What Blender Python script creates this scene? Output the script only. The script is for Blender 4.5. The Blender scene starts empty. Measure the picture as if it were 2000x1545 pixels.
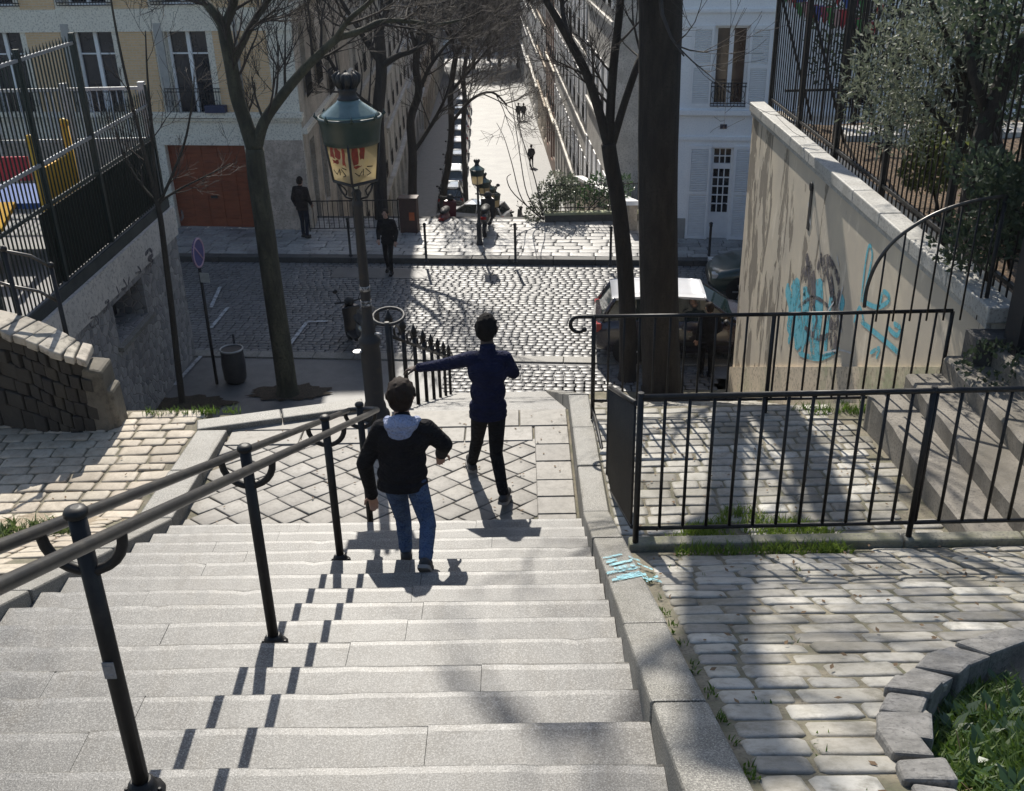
import bpy, bmesh, math, random
import numpy as np
from mathutils import Vector, Matrix
R = math.radians
SC = bpy.context.scene
C = SC.collection
PI = math.pi

# ------------------------------------------------------------------ camera
F, CX, CY, H = 2000., 1000., 772.5, 9.0
Xc = np.array([0.99978329, -0.01770782, -0.0109452])
Yc = np.array([0.00212766, -0.43609819, 0.89989657])
Zc = np.array([-0.02070839, -0.89972485, -0.43596601])
cd = bpy.data.cameras.new('camera')
cam = bpy.data.objects.new('camera', cd); C.objects.link(cam)
cd.sensor_width = 36.0; cd.lens = 36.0; cd.clip_end = 3000; cd.clip_start = .05
cam.matrix_world = Matrix((
    (Xc[0], -Xc[1], -Xc[2], 0), (Yc[0], -Yc[1], -Yc[2], 0), (Zc[0], -Zc[1], -Zc[2], H), (0, 0, 0, 1)))
SC.camera = cam
# ------------------------------------------------------------------ light
SUN_EL, SUN_AZ = 41.0, 9.0          # the sun stands ahead, a little to the left
w = bpy.data.worlds.new('World'); SC.world = w; w.use_nodes = True
nt = w.node_tree; bg = nt.nodes['Background']
sky = nt.nodes.new('ShaderNodeTexSky'); sky.sky_type = 'NISHITA'; sky.sun_disc = False
sky.sun_elevation = R(SUN_EL); sky.sun_rotation = R(-SUN_AZ)
sky.air_density = 1.0; sky.dust_density = 1.0; sky.ozone_density = 1.0
bt_ = nt.nodes.new('ShaderNodeMix'); bt_.data_type = 'RGBA'; bt_.blend_type = 'MULTIPLY'; bt_.inputs[0].default_value = 1
nt.links.new(sky.outputs[0], bt_.inputs[6]); bt_.inputs[7].default_value = (1.0, .99, .96, 1)
nt.links.new(bt_.outputs[2], bg.inputs[0]); bg.inputs[1].default_value = 0.11
sl = bpy.data.lights.new('sun', 'SUN'); sl.energy = 4.6; sl.angle = R(.45); sl.color = (1, .94, .84)
so = bpy.data.objects.new('sun', sl); C.objects.link(so)
sd = Vector((-math.sin(R(SUN_AZ))*math.cos(R(SUN_EL)), math.cos(R(SUN_AZ))*math.cos(R(SUN_EL)), math.sin(R(SUN_EL))))
so.rotation_euler = sd.to_track_quat('Z', 'Y').to_euler(); so.location = (0, 0, 40)
SC.view_settings.view_transform = 'Standard'; SC.view_settings.look = 'None'
SC.view_settings.exposure = 0.50; SC.view_settings.gamma = 1

# ------------------------------------------------------------------ pixel helpers (photo pixels to points at a known depth)
def ray(px, py):
    v = np.array([px-CX, py-CY, F]); return np.array([v@Xc, v@Yc, v@Zc])
def PY(px, py, Y):
    r = ray(px, py)*1.0; r = r*(Y/r[1]); return Vector((r[0], r[1], r[2]+H))
def PZ(px, py, z):
    r = ray(px, py); r = r*((z-H)/r[2]); return Vector((r[0], r[1], r[2]+H))
def PX(px, py, X):
    r = ray(px, py); r = r*(X/r[0]); return Vector((r[0], r[1], r[2]+H))

# ------------------------------------------------------------------ materials
MATS = {}
def _m(name):
    m = bpy.data.materials.new(name); m.use_nodes = True
    n = m.node_tree; b = n.nodes['Principled BSDF']; MATS[name] = m
    return m, n, b
def mix(n, a, b, fac, mode='MIX'):
    x = n.nodes.new('ShaderNodeMix'); x.data_type = 'RGBA'; x.blend_type = mode
    for i, val in ((6, a), (7, b)):
        if isinstance(val, tuple): x.inputs[i].default_value = (*val[:3], 1)
        else: n.links.new(val, x.inputs[i])
    if isinstance(fac, (int, float)): x.inputs[0].default_value = fac
    else: n.links.new(fac, x.inputs[0])
    return x.outputs[2]
def tex(n, scale, detail=4, rough=.6, stretch=None, dist=0, coord='Object'):
    tc = n.nodes.new('ShaderNodeTexCoord'); t = n.nodes.new('ShaderNodeTexNoise')
    t.inputs['Scale'].default_value = scale; t.inputs['Detail'].default_value = detail
    t.inputs['Roughness'].default_value = rough; t.inputs['Distortion'].default_value = dist
    if stretch:
        mp = n.nodes.new('ShaderNodeMapping'); mp.inputs['Scale'].default_value = stretch
        n.links.new(tc.outputs[coord], mp.inputs[0]); n.links.new(mp.outputs[0], t.inputs[0])
    else: n.links.new(tc.outputs[coord], t.inputs[0])
    return t.outputs[0]
def ramp(n, fac, p0, p1, c0=(0, 0, 0), c1=(1, 1, 1)):
    r = n.nodes.new('ShaderNodeValToRGB'); n.links.new(fac, r.inputs[0])
    e = r.color_ramp.elements; e[0].position = p0; e[1].position = p1
    e[0].color = (*c0, 1); e[1].color = (*c1, 1); return r.outputs[0]
def bump(n, b, h, strength=.3, dist=.01):
    bp = n.nodes.new('ShaderNodeBump'); bp.inputs['Strength'].default_value = strength
    bp.inputs['Distance'].default_value = dist
    n.links.new(h, bp.inputs['Height']); n.links.new(bp.outputs[0], b.inputs['Normal'])
def mat(name, c, rough=.7, c2=None, scale=6, lo=.35, hi=.65, fine=0, finec=None, bmp=0, bdist=.01, metal=0, spec=.5, stretch=None, coat=0):
    m, n, b = _m(name)
    b.inputs['Roughness'].default_value = rough; b.inputs['Metallic'].default_value = metal
    b.inputs['Specular IOR Level'].default_value = spec
    if coat: b.inputs['Coat Weight'].default_value = coat
    c2 = c2 or tuple(x*.7 for x in c)
    col = mix(n, c, c2, ramp(n, tex(n, scale, 5, .65, stretch), lo, hi))
    if fine:
        f = tex(n, fine, 2, .7)
        col = mix(n, col, finec or tuple(x*.5 for x in c), ramp(n, f, .5, .68))
    n.links.new(col, b.inputs['Base Color'])
    if bmp: bump(n, b, tex(n, fine or scale*4, 6, .7, stretch), bmp, bdist)
    return m
def mat_stone(name, cols, rough=.6, grime=(.05, .045, .035), nscale=14, bmp=.35, wet=0):
    """separate stones: each stone its own tone"""
    m, n, b = _m(name)
    g = n.nodes.new('ShaderNodeNewGeometry'); r = n.nodes.new('ShaderNodeValToRGB')
    n.links.new(g.outputs['Random Per Island'], r.inputs[0])
    e = r.color_ramp.elements
    while len(e) < len(cols): e.new(.5)
    for i, c in enumerate(cols):
        e[i].position = i/(len(cols)-1); e[i].color = (*c, 1)
    a = tex(n, nscale, 6, .7); big = tex(n, .9, 4, .6)
    col = mix(n, r.outputs[0], grime, ramp(n, a, .45, .8, (0, 0, 0), (.75,)*3))
    col = mix(n, col, grime, ramp(n, big, .46, .70, (0, 0, 0), (.6,)*3))
    col = mix(n, col, grime, ramp(n, tex(n, 4.5, 6, .75), .54, .72, (0, 0, 0), (.7,)*3))
    n.links.new(col, b.inputs['Base Color']); b.inputs['Roughness'].default_value = rough
    bump(n, b, tex(n, nscale*3, 5, .7), bmp, .008)
    return m
def mat_brick(name, c1, c2, mortar, sx, sz, rough=.8, axis='xz', msize=.012, off=.5, bmp=.4, grime=None):
    m, n, b = _m(name)
    tc = n.nodes.new('ShaderNodeTexCoord'); sp = n.nodes.new('ShaderNodeSeparateXYZ'); cb = n.nodes.new('ShaderNodeCombineXYZ')
    n.links.new(tc.outputs['Object'], sp.inputs[0])
    n.links.new(sp.outputs['XYZ'.index(axis[0].upper())], cb.inputs[0]); n.links.new(sp.outputs['XYZ'.index(axis[1].upper())], cb.inputs[1])
    t = n.nodes.new('ShaderNodeTexBrick'); n.links.new(cb.outputs[0], t.inputs[0])
    t.inputs['Color1'].default_value = (*c1, 1); t.inputs['Color2'].default_value = (*c2, 1); t.inputs['Mortar'].default_value = (*mortar, 1)
    t.inputs['Scale'].default_value = 1; t.inputs['Brick Width'].default_value = sx; t.inputs['Row Height'].default_value = sz
    t.inputs['Mortar Size'].default_value = msize; t.inputs['Mortar Smooth'].default_value = .3; t.offset = off
    col = mix(n, t.outputs[0], grime or tuple(x*.5 for x in c1), ramp(n, tex(n, 1.3, 6, .7), .45, .8, (0, 0, 0), (.6,)*3))
    col = mix(n, col, tuple(x*.6 for x in c1), ramp(n, tex(n, 25, 3, .7), .5, .8, (0, 0, 0), (.5,)*3))
    n.links.new(col, b.inputs['Base Color']); b.inputs['Roughness'].default_value = rough
    bp = n.nodes.new('ShaderNodeBump'); bp.inputs['Strength'].default_value = bmp; bp.inputs['Distance'].default_value = .01; bp.invert = True
    n.links.new(t.outputs['Fac'], bp.inputs['Height']); n.links.new(bp.outputs[0], b.inputs['Normal'])
    return m
def mat_granite(name, base, worn, stainc, rough=.55):
    """speckled granite with long stains and a smooth worn sheen"""
    m, n, b = _m(name)
    sp = tex(n, 210, 4, .75); sp2 = tex(n, 150, 3, .7)
    col = mix(n, base, worn, ramp(n, tex(n, 1.3, 6, .65, (1, 2.6, 1), .5), .36, .64))
    col = mix(n, col, tuple(x*.62 for x in base), ramp(n, tex(n, 3.1, 7, .75, (.9, 1.6, 1), .9), .46, .68, (0, 0, 0), (.85,)*3))
    col = mix(n, col, stainc, ramp(n, tex(n, 2.2, 6, .7, (2.4, .8, 1), .8), .48, .70, (0, 0, 0), (.8,)*3))
    col = mix(n, col, tuple(x*1.35 for x in worn), ramp(n, tex(n, 5.5, 5, .7, (.5, 2.2, 1), .6), .56, .70, (0, 0, 0), (.5,)*3))
    col = mix(n, col, tuple(x*.22 for x in base), ramp(n, sp, .47, .60, (0, 0, 0), (.95,)*3))
    col = mix(n, col, tuple(min(1, x*1.75) for x in worn), ramp(n, sp2, .50, .64, (0, 0, 0), (.85,)*3))
    n.links.new(col, b.inputs['Base Color']); b.inputs['Roughness'].default_value = rough
    bump(n, b, tex(n, 60, 4, .7), .25, .004)
    return m

GRANITE = mat_granite('granite', (.108, .105, .098), (.168, .163, .152), (.07, .058, .042))
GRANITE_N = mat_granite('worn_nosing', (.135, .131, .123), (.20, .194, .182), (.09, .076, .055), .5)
KERB = mat_granite('kerb_granite', (.17, .164, .147), (.24, .23, .205), (.095, .085, .06), .6)
COBBLE = mat_stone('ramp_cobbles', [(.19, .18, .16), (.31, .29, .25), (.39, .37, .32), (.26, .245, .22), (.34, .32, .28), (.52, .50, .45), (.29, .275, .245)], .62, (.085, .075, .045))
COBBLE_L = mat_stone('ramp_cobbles_left', [(.36, .305, .235), (.48, .41, .32), (.41, .36, .28), (.54, .475, .38)], .65, (.16, .13, .09))
SETT = mat_stone('street_setts', [(.105, .105, .11), (.14, .14, .142), (.17, .168, .165), (.125, .125, .128)], .46, (.05, .05, .05), 18, .12)
PAVER = mat_stone('diamond_pavers', [(.19, .175, .155), (.26, .242, .212), (.23, .212, .187), (.30, .28, .25)], .6, (.07, .062, .05))
MORTAR = mat('mortar', (.22, .19, .14), .9, (.10, .10, .06), 5, fine=60, bmp=.4)
MORTAR_D = mat('dark_mortar', (.06, .058, .055), .85, (.035, .035, .035), 6)
PAVE = mat('pavement_stone', (.17, .168, .165), .55, (.12, .12, .12), 3, fine=50, bmp=.2)
ASPH = mat('street_asphalt', (.13, .13, .13), .5, (.085, .085, .085), 1.5, fine=60, bmp=.15)
SOIL = mat('soil', (.06, .043, .028), .95, (.03, .022, .014), 7, fine=40, finec=(.13, .10, .065), bmp=.8, bdist=.03)
LITTER = mat('leaf_litter', (.12, .075, .045), .95, (.055, .042, .028), 9, fine=30, finec=(.30, .19, .10), bmp=.9, bdist=.04)
IRON = mat('black_iron', (.010, .0095, .010), .5, (.03, .026, .022), 12, .5, .75, bmp=.15, bdist=.003, spec=.35)
IRON_D = mat('dull_iron', (.016, .016, .018), .6, (.04, .03, .022), 10, .55, .75)
RAILM = mat('worn_handrail', (.045, .042, .04), .36, (.10, .09, .075), 9, .45, .8, metal=.3)
GREENM = mat('green_lantern_metal', (.012, .03, .026), .32, (.03, .05, .045), 8, .4, .8)
ROOFM = mat('lantern_roof_metal', (.16, .22, .21), .24, (.10, .15, .145), 6, metal=.55)
FENCEG = mat('green_fence_metal', (.008, .020, .017), .5, (.014, .026, .024), 6)
GALV = mat('galvanised_steel', (.42, .43, .44), .45, (.3, .31, .32), 5, metal=.5)
BARK = mat('grey_bark', (.075, .065, .05), .9, (.035, .03, .024), 6, .35, .65, fine=26, bmp=.9, bdist=.03, stretch=(1, 1, .25))
BARK_D = mat('dark_bark', (.045, .037, .03), .92, (.018, .015, .013), 7, .35, .65, fine=22, bmp=1, bdist=.04, stretch=(1, 1, .22))
BARK_G = mat('green_bark', (.095, .092, .06), .85, (.035, .034, .024), 3.5, .40, .60, fine=18, bmp=1, bdist=.05, stretch=(1, 1, .3))
TWIG = mat('twigs', (.055, .045, .038), .85)
CREAM = mat('cream_stone', (.82, .76, .64), .8, (.74, .68, .57), 2, fine=20, finec=(.40, .36, .3), bmp=.15)
PINKST = mat('pinkish_stone', (.66, .53, .43), .8, (.33, .26, .2), 2, fine=20, bmp=.1)
OCHRE = mat_brick('ochre_brick', (.74, .50, .28), (.66, .44, .24), (.66, .52, .36), .22, .07, grime=(.58, .40, .22))
WHITEW = mat('white_render', (.86, .86, .86), .75, (.79, .79, .80), 1.5, fine=25, finec=(.72, .73, .75), bmp=.1)
WHITEP = mat('white_paint', (.82, .82, .82), .5, (.75, .75, .76), 5)
GREYP = mat('grey_paint', (.42, .40, .37), .6, (.34, .33, .31), 5)
GLASS_D = mat('dark_window_glass', (.012, .014, .018), .08, (.03, .032, .04), 1.5, spec=.7)
GARAGE = mat('brown_garage_door', (.27, .07, .027), .5, (.18, .045, .018), 3, stretch=(1, 1, 4))
SLATEP = mat('pale_lower_wall', (.50, .47, .43), .85, (.42, .4, .37), 1.2, fine=18, bmp=.15)

# ------------------------------------------------------------------ mesh builder
class MB:
    def __init__(s): s.v = []; s.f = []; s.mi = []; s.k = 0; s.sm = []
    def face(s, idx, smooth=False): s.f.append(idx); s.mi.append(s.k); s.sm.append(smooth)
    def quad(s, a, b, c, d):
        i = len(s.v); s.v += [tuple(a), tuple(b), tuple(c), tuple(d)]; s.face((i, i+1, i+2, i+3))
    def poly(s, pts):
        i = len(s.v); s.v += [tuple(p) for p in pts]; s.face(tuple(range(i, i+len(pts))))
    def hexa(s, p):      # 8 points: bottom 4 ccw, top 4 ccw
        i = len(s.v); s.v += [tuple(q) for q in p]
        for f in ((3, 2, 1, 0), (4, 5, 6, 7), (0, 1, 5, 4), (1, 2, 6, 5), (2, 3, 7, 6), (3, 0, 4, 7)):
            s.face(tuple(i+j for j in f))
    def box(s, x0, y0, z0, x1, y1, z1):
        s.hexa([(x0, y0, z0), (x1, y0, z0), (x1, y1, z0), (x0, y1, z0), (x0, y0, z1), (x1, y0, z1), (x1, y1, z1), (x0, y1, z1)])
    def obox(s, O, U, V, W):   # oriented box from corner O with edge vectors
        O, U, V, W = map(Vector, (O, U, V, W))
        s.hexa([O, O+U, O+U+V, O+V, O+W, O+U+W, O+U+V+W, O+V+W])
    def tube(s, pts, r, n=8, caps=True, smooth=True):
        pts = [Vector(p) for p in pts]
        if isinstance(r, (int, float)): r = [r]*len(pts)
        base = len(s.v); prev = None
        for i, p in enumerate(pts):
            t = (pts[min(i+1, len(pts)-1)]-pts[max(i-1, 0)])
            if t.length < 1e-9: t = Vector((0, 0, 1))
            t.normalize()
            if prev is None:
                a = Vector((0, 0, 1)) if abs(t.z) < .9 else Vector((1, 0, 0)); u = t.cross(a).normalized()
            else:
                u = prev-t*prev.dot(t)
                u = u.normalized() if u.length > 1e-6 else t.orthogonal().normalized()
            prev = u; v = t.cross(u)
            for k in range(n):
                a = 2*PI*k/n; s.v.append(tuple(p+(u*math.cos(a)+v*math.sin(a))*r[i]))
        for i in range(len(pts)-1):
            for k in range(n):
                a = base+i*n+k; b = base+i*n+(k+1) % n; s.face((a, b, b+n, a+n), smooth)
        if caps:
            s.face(tuple(base+k for k in reversed(range(n)))); e = base+(len(pts)-1)*n
            s.face(tuple(e+k for k in range(n)))
    def lathe(s, prof, c=(0, 0, 0), n=16, smooth=True, rot=0):
        base = len(s.v)
        for r, z in prof:
            for k in range(n):
                a = 2*PI*k/n+rot; s.v.append((c[0]+r*math.cos(a), c[1]+r*math.sin(a), c[2]+z))
        for i in range(len(prof)-1):
            for k in range(n):
                a = base+i*n+k; b = base+i*n+(k+1) % n; s.face((a, b, b+n, a+n), smooth)
        s.face(tuple(base+k for k in reversed(range(n)))); e = base+(len(prof)-1)*n
        s.face(tuple(e+k for k in range(n)))
    def ball(s, c, r, n=8, sc=(1, 1, 1)):
        m = max(4, n//2+1); prof = [(max(1e-4, math.sin(PI*i/m)), -math.cos(PI*i/m)) for i in range(m+1)]
        base = len(s.v)
        for rr, z in prof:
            for k in range(n):
                a = 2*PI*k/n; s.v.append((c[0]+r*sc[0]*rr*math.cos(a), c[1]+r*sc[1]*rr*math.sin(a), c[2]+r*sc[2]*z))
        for i in range(m):
            for k in range(n):
                a = base+i*n+k; b = base+i*n+(k+1) % n; s.face((a, b, b+n, a+n), True)
    def xform(s, M, start=0):
        for i in range(start, len(s.v)): s.v[i] = tuple(M @ Vector(s.v[i]))
    def build(s, name, mats, parent=None, loc=None, smooth=None):
        me = bpy.data.meshes.new(name); me.from_pydata(s.v, [], s.f)
        if not isinstance(mats, (list, tuple)): mats = [mats]
        for m in mats: me.materials.append(m)
        me.polygons.foreach_set('material_index', s.mi)
        me.polygons.foreach_set('use_smooth', s.sm if smooth is None else [smooth]*len(s.f))
        me.update()
        o = bpy.data.objects.new(name, me); C.objects.link(o)
        if parent: o.parent = parent
        if loc: o.location = loc
        return o
def tag(o, label=None, cat=None, group=None, kind=None):
    if label: o['label'] = label
    if cat: o['category'] = cat
    if group: o['group'] = group
    if kind: o['kind'] = kind
    return o
def empty(name, loc=(0, 0, 0), rz=0, label=None, cat=None, group=None):
    o = bpy.data.objects.new(name, None); C.objects.link(o); o.location = loc; o.rotation_euler = (0, 0, rz)
    o.empty_display_size = .2
    return tag(o, label, cat, group)
def struct(o): o['kind'] = 'structure'; return o
def copy_tree(o, parent=None):
    c = o.copy(); C.objects.link(c)
    if parent: c.parent = parent
    for ch in list(o.children): copy_tree(ch, c)
    return c
def bevel(o, width, seg=2):
    b = o.modifiers.new('bevel', 'BEVEL'); b.width = width; b.segments = seg; b.limit_method = 'ANGLE'; b.angle_limit = R(40)
    return o

# ------------------------------------------------------------------ stones laid one by one
def stones(name, m, O, du, rows, length, lenr, widr, gap, zf, rnd, h=.035, keep=None, rnd_c=.25, exact=False, flat=False, zj=.006, dv=None, flush=False):
    """rows of rounded stones: O origin, du row direction, rows go along dv; zf(x,y) ground height"""
    du = Vector((du[0], du[1], 0)).normalized(); dv = Vector((dv[0], dv[1], 0)).normalized() if dv else Vector((-du.y, du.x, 0))
    mb = MB(); v = 0.0
    for r in range(rows):
        wd = rnd.uniform(*widr); u = -rnd.uniform(0, lenr[1]); fl = flush
        while u < length:
            L = rnd.uniform(*lenr)
            if fl: u = 0; L *= rnd.uniform(.55, 1); fl = False
            c = Vector((O[0], O[1], 0))+du*(u+L/2)+dv*(v+wd/2)
            if keep is None or keep(c.x, c.y, L/2, wd/2):
                hu, hv = (L-gap)/2*(1 if exact else rnd.uniform(.975, 1)), (wd-gap)/2*(1 if exact else rnd.uniform(.955, 1))
                cr = min(hu, hv)*rnd_c; j = lambda: rnd.uniform(-.12, .12)*min(hu, hv)
                ring = [(-hu+cr, -hv), (hu-cr, -hv), (hu, -hv+cr), (hu, hv-cr), (hu-cr, hv), (-hu+cr, hv), (-hu, hv-cr), (-hu, -hv+cr)]
                ring = [(a+j()*(.12 if exact else .6), b+j()*(.12 if exact else .6)) for a, b in ring]
                zo = rnd.uniform(-zj, zj); tx, ty = rnd.uniform(-.03, .03), rnd.uniform(-.03, .03)
                base = len(mb.v)
                for sc, dz in ((1.0, -h), (1.0, -h*.35), (.97 if exact or flat else .93, -h*.08), (.9 if exact or flat else .74, h*.06)):
                    for a, b in ring:
                        p = c+du*(a*sc)+dv*(b*sc)
                        mb.v.append((p.x, p.y, zf(p.x, p.y)+dz+zo+(tx*a+ty*b if dz > -h*.5 else 0)))
                for q in range(3):
                    for k in range(8):
                        a = base+q*8+k; b = base+q*8+(k+1) % 8; mb.face((a, b, b+8, a+8), q > 0)
                mb.face(tuple(base+24+k for k in range(8)), True)
            u += L
        v += wd
    return mb.build(name, m)

# ================================================================== LEVELS
NL = 7.44; S = .4224            # line through the step noses of the upper flight
LZ = 4.28                       # landing
def nose(y): return NL-S*y
TR, RI = .3464, .1463
Y0N = 7.12
XL, XR = -2.93, .46             # inside faces of the kerbs
# ---- upper flight
mb = MB()
rs = random.Random(3)
for k in range(28):
    yn = Y0N-TR*k; z1 = LZ+RI*(k+1)
    x = XL+.001
    cuts = [XL+.001]
    while cuts[-1] < XR-1.0: cuts.append(cuts[-1]+rs.uniform(.9, 1.5))
    cuts.append(XR-.001)
    if cuts[-1]-cuts[-2] < .35: cuts.pop(-2)
    cuts = [cuts[0]]+([rs.uniform(XL+.7, XR-.9)] if k % 2 else [rs.uniform(XL+.6, XL+1.4), rs.uniform(XR-1.3, XR-.6)])+[cuts[-1]]
    yb_, zl = yn-TR-.06, z1-RI-.02
    for a, b in zip(cuts, cuts[1:]):
        dz = rs.uniform(-.0015, .0015); dy = rs.uniform(-.003, .003); n_ = max(2, int((b-a)/.07))
        prof = lambda c, w_: [(yb_, zl), (yn+dy, zl), (yn+dy, z1-c), (yn+dy-c*.35, z1-c*.3+w_*.3), (yn+dy-c*1.1, z1+dz+w_), (yn-.028-c*1.3, z1+dz+w_*.5), (yb_, z1+dz)]
        base = len(mb.v); wv = .014
        for i in range(n_+1):
            wv = min(.026, max(.008, wv+rs.gauss(0, .0022))); c = wv+(rs.random() < .035)*.016; x = a+.0012+(b-a-.0024)*i/n_
            for y, z in prof(c, 0 if i in (0, n_) else rs.uniform(-.0015, .001)): mb.v.append((x, y, z))
        for i in range(n_):
            for j in range(7):
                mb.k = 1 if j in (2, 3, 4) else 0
                p, q = base+i*7+j, base+i*7+(j+1) % 7; mb.face((p, p+7, q+7, q), j in (2, 3))
        mb.k = 0; mb.face(tuple(base+j for j in range(7))); mb.face(tuple(base+n_*7+j for j in reversed(range(7))))
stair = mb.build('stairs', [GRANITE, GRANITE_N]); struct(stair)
# ---- landing: base + diamond pavers + borders
mb = MB(); mb.box(XL-.2, 7.0, 3.9, XR+.02, 9.42, LZ-.012)
struct(mb.build('landing', MORTAR))
rs = random.Random(5)
dk = lambda x, y, a, b: -2.98 < x < .2 and 6.95 < y < 8.86
struct(stones('landing_diamond_paving', PAVER, (-1.45, 5.0), (1, .82), 18, 4.2, (.235, .235), (.22, .22), .007, lambda x, y: LZ, rs, .02, dk, .05, zj=.002, dv=(-1, .82), exact=True))
mb = MB()
def slab_row(x0, x1, y0, y1, z, ln, rnd, th=.05):
    x = x0
    while x < x1-.05:
        l = min(rnd.uniform(*ln), x1-x)
        if x1-(x+l) < .2: l = x1-x
        mb.box(x+.004, y0+.004, z-th, x+l-.004, y1-.004, z+rnd.uniform(-.003, .003)); x += l
yy = 7.14
while yy < 8.6:
    d = rs.uniform(.26, .34); slab_row(.10, XR-.02, yy, yy+d, LZ+.011, (.3, .4), rs); yy += d
slab_row(XL+.02, .09, 8.72, 9.02, LZ+.011, (.6, 1.0), rs); slab_row(XL+.02, XR-.02, 9.03, 9.40, LZ+.011, (.8, 1.2), rs)
slab_row(.10, XR-.02, yy, 9.02, LZ+.011, (.3, .4), rs)
o = mb.build('landing_border_slabs', PAVER); struct(o); bevel(o, .008, 1)
# ---- lower flight
mb = MB(); NF = 28; TF = (18.45-9.42)/NF; RF = LZ/(NF+1)
LXL, LXR = -1.62, XR
for k in range(NF):
    y = 9.42+TF*k; z = LZ-RF*(k+1)
    mb.box(LXL, y-.05, z-RF-.3, LXR, y+TF, z)
o = mb.build('lower_stairs', GRANITE); struct(o); bevel(o, .012, 1)
def zlow(y): return max(0.0, LZ-.474*(y-9.42))
# ---- kerbs of the upper flight (long stones following the slope)
def kerb_line(name, x0, x1, pts, ln, seed, drop=.6):
    rnd = random.Random(seed); mb = MB()
    for (ya, za), (yb, zb) in zip(pts, pts[1:]):
        L = yb-ya; n = max(1, round(L/ln))
        for i in range(n):
            a = i/n; b = (i+1)/n; j = rnd.uniform(-.004, .004); jx = rnd.uniform(-.004, .004)
            y0, y1 = ya+L*a+.003, ya+L*b-.003; z0 = za+(zb-za)*a+j; z1 = za+(zb-za)*b+j
            mb.hexa([(x0+jx, y0, z0-drop), (x1+jx, y0, z0-drop), (x1+jx, y1, z1-drop), (x0+jx, y1, z1-drop),
                     (x0+jx, y0, z0), (x1+jx, y0, z0), (x1+jx, y1, z1), (x0+jx, y1, z1)])
    o = mb.build(name, KERB); struct(o); bevel(o, .015, 2); return o
KH = .10; KL = .04
kerb_line('kerb_right', XR, XR+.21, [(-3, nose(-3)+KH), (6.9, nose(6.9)+KH), (9.42, LZ+.16)], 1.0, 1)
kerb_line('kerb_right_lower', XR, XR+.21, [(9.42, LZ+.16), (18.55, .12)], 1.3, 2)
kerb_line('kerb_left', XL-.30, XL, [(-3, nose(-3)+KL), (7.2, nose(7.2)+KL), (8.95, LZ+.07)], 1.1, 4)
mb = MB()   # the kerb that turns towards the lamp
A = Vector((XL-.3, 8.95, LZ+.075)); B = Vector((-1.62, 9.42, LZ+.06)); d = (B-A); nrm = Vector((d.y, -d.x, 0)).normalized()*-.22
for i in range(2): mb.obox(A+d*(i/2)+Vector((0, 0, -.6)), d*.494, nrm, Vector((0, 0, .6)))
o = mb.build('kerb_turn', KERB); struct(o); bevel(o, .015, 2)
# ---- left ramp: follows the stair, then levels out
def zleft(x, y):
    z = nose(y)+KL-.01
    return max(z, LZ+.06)
def sheet(name, m, x0, x1, y0, y1, zf, nx, ny, th=None, hole=None):
    mb = MB()
    for j in range(ny+1):
        for i in range(nx+1):
            x = x0+(x1-x0)*i/nx; y = y0+(y1-y0)*j/ny; mb.v.append((x, y, zf(x, y)))
    for j in range(ny):
        for i in range(nx):
            a = j*(nx+1)+i
            if hole and hole(x0+(x1-x0)*(i+.5)/nx, y0+(y1-y0)*(j+.5)/ny): continue
            mb.face((a, a+1, a+nx+2, a+nx+1), True)
    if th:
        for i in range(nx):
            a = ny*(nx+1)+i; p, q = mb.v[a], mb.v[a+1]
            mb.quad(p, q, (q[0], q[1], q[2]-th), (p[0], p[1], p[2]-th))
        for xi in (0, nx):
            for j in range(ny):
                p, q = mb.v[j*(nx+1)+xi], mb.v[(j+1)*(nx+1)+xi]
                mb.quad(p, q, (q[0], q[1], q[2]-th), (p[0], p[1], p[2]-th))
    return struct(mb.build(name, m))
sheet('left_ramp_bed', MORTAR, -9, XL-.29, -2, 9.45, lambda x, y: zleft(x, y)-.016, 8, 50, 5)
rs = random.Random(8)
kl = lambda x, y, a, b: x+a < XL-.29 and x > -8.5 and y < 9.35
struct(stones('left_ramp_cobbles', COBBLE_L, (-8.6, 2.2), (1, .02), 46, 6.2, (.2, .34), (.13, .19), .012, zleft, rs, .03, kl, .22, zj=.004))
# ---- right ramp
def zr(x, y): return nose(y)+KH-.015
def zter(x, y): return 4.81-.085*(y-5.6)
ep = [(1745, 1520), (1722, 1440), (1718, 1390), (1728, 1345), (1765, 1302), (1812, 1268), (1862, 1245), (1915, 1228), (1985, 1212), (2060, 1205)]
E_ = []
for px, py in ep:
    p = PZ(px, py, 6.6)
    for _ in range(8): p = PZ(px, py, zr(p.x, p.y)+.05)
    E_.append(p)
E_ = [Vector((1.10, 1.75, zr(1, 1.75))), Vector((1.12, 2.02, zr(1, 2.02)))]+E_[1:]
EX = [Vector((1.10, .2, 0))]+E_+[Vector((3.6, 3.72, 0)), Vector((8, 3.9, 0))]
def sd(x, y):      # signed distance to the edging, positive on the bed side
    best = 1e9; sg = -1
    for p, q in zip(EX, EX[1:]):
        dx, dy = q.x-p.x, q.y-p.y; L2 = dx*dx+dy*dy; t = max(0, min(1, ((x-p.x)*dx+(y-p.y)*dy)/L2)); ex, ey = x-(p.x+dx*t), y-(p.y+dy*t); d = math.hypot(ex, ey)
        if d < best: best = d; sg = 1 if (ex*dy-ey*dx) > 0 else -1
    return best*sg
sheet('right_ramp_bed', MORTAR, XR+.2, 7.0, -2, 5.62, lambda x, y: zr(x, y)-.010, 90, 110, 3, lambda x, y: sd(x, y) > .10)
rs = random.Random(11)
kr = lambda x, y, a, b: y+b < 5.50 and sd(x, y) < .06 and sd(x+a*.8, y) < .15 and sd(x-a*.8, y) < .15
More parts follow.
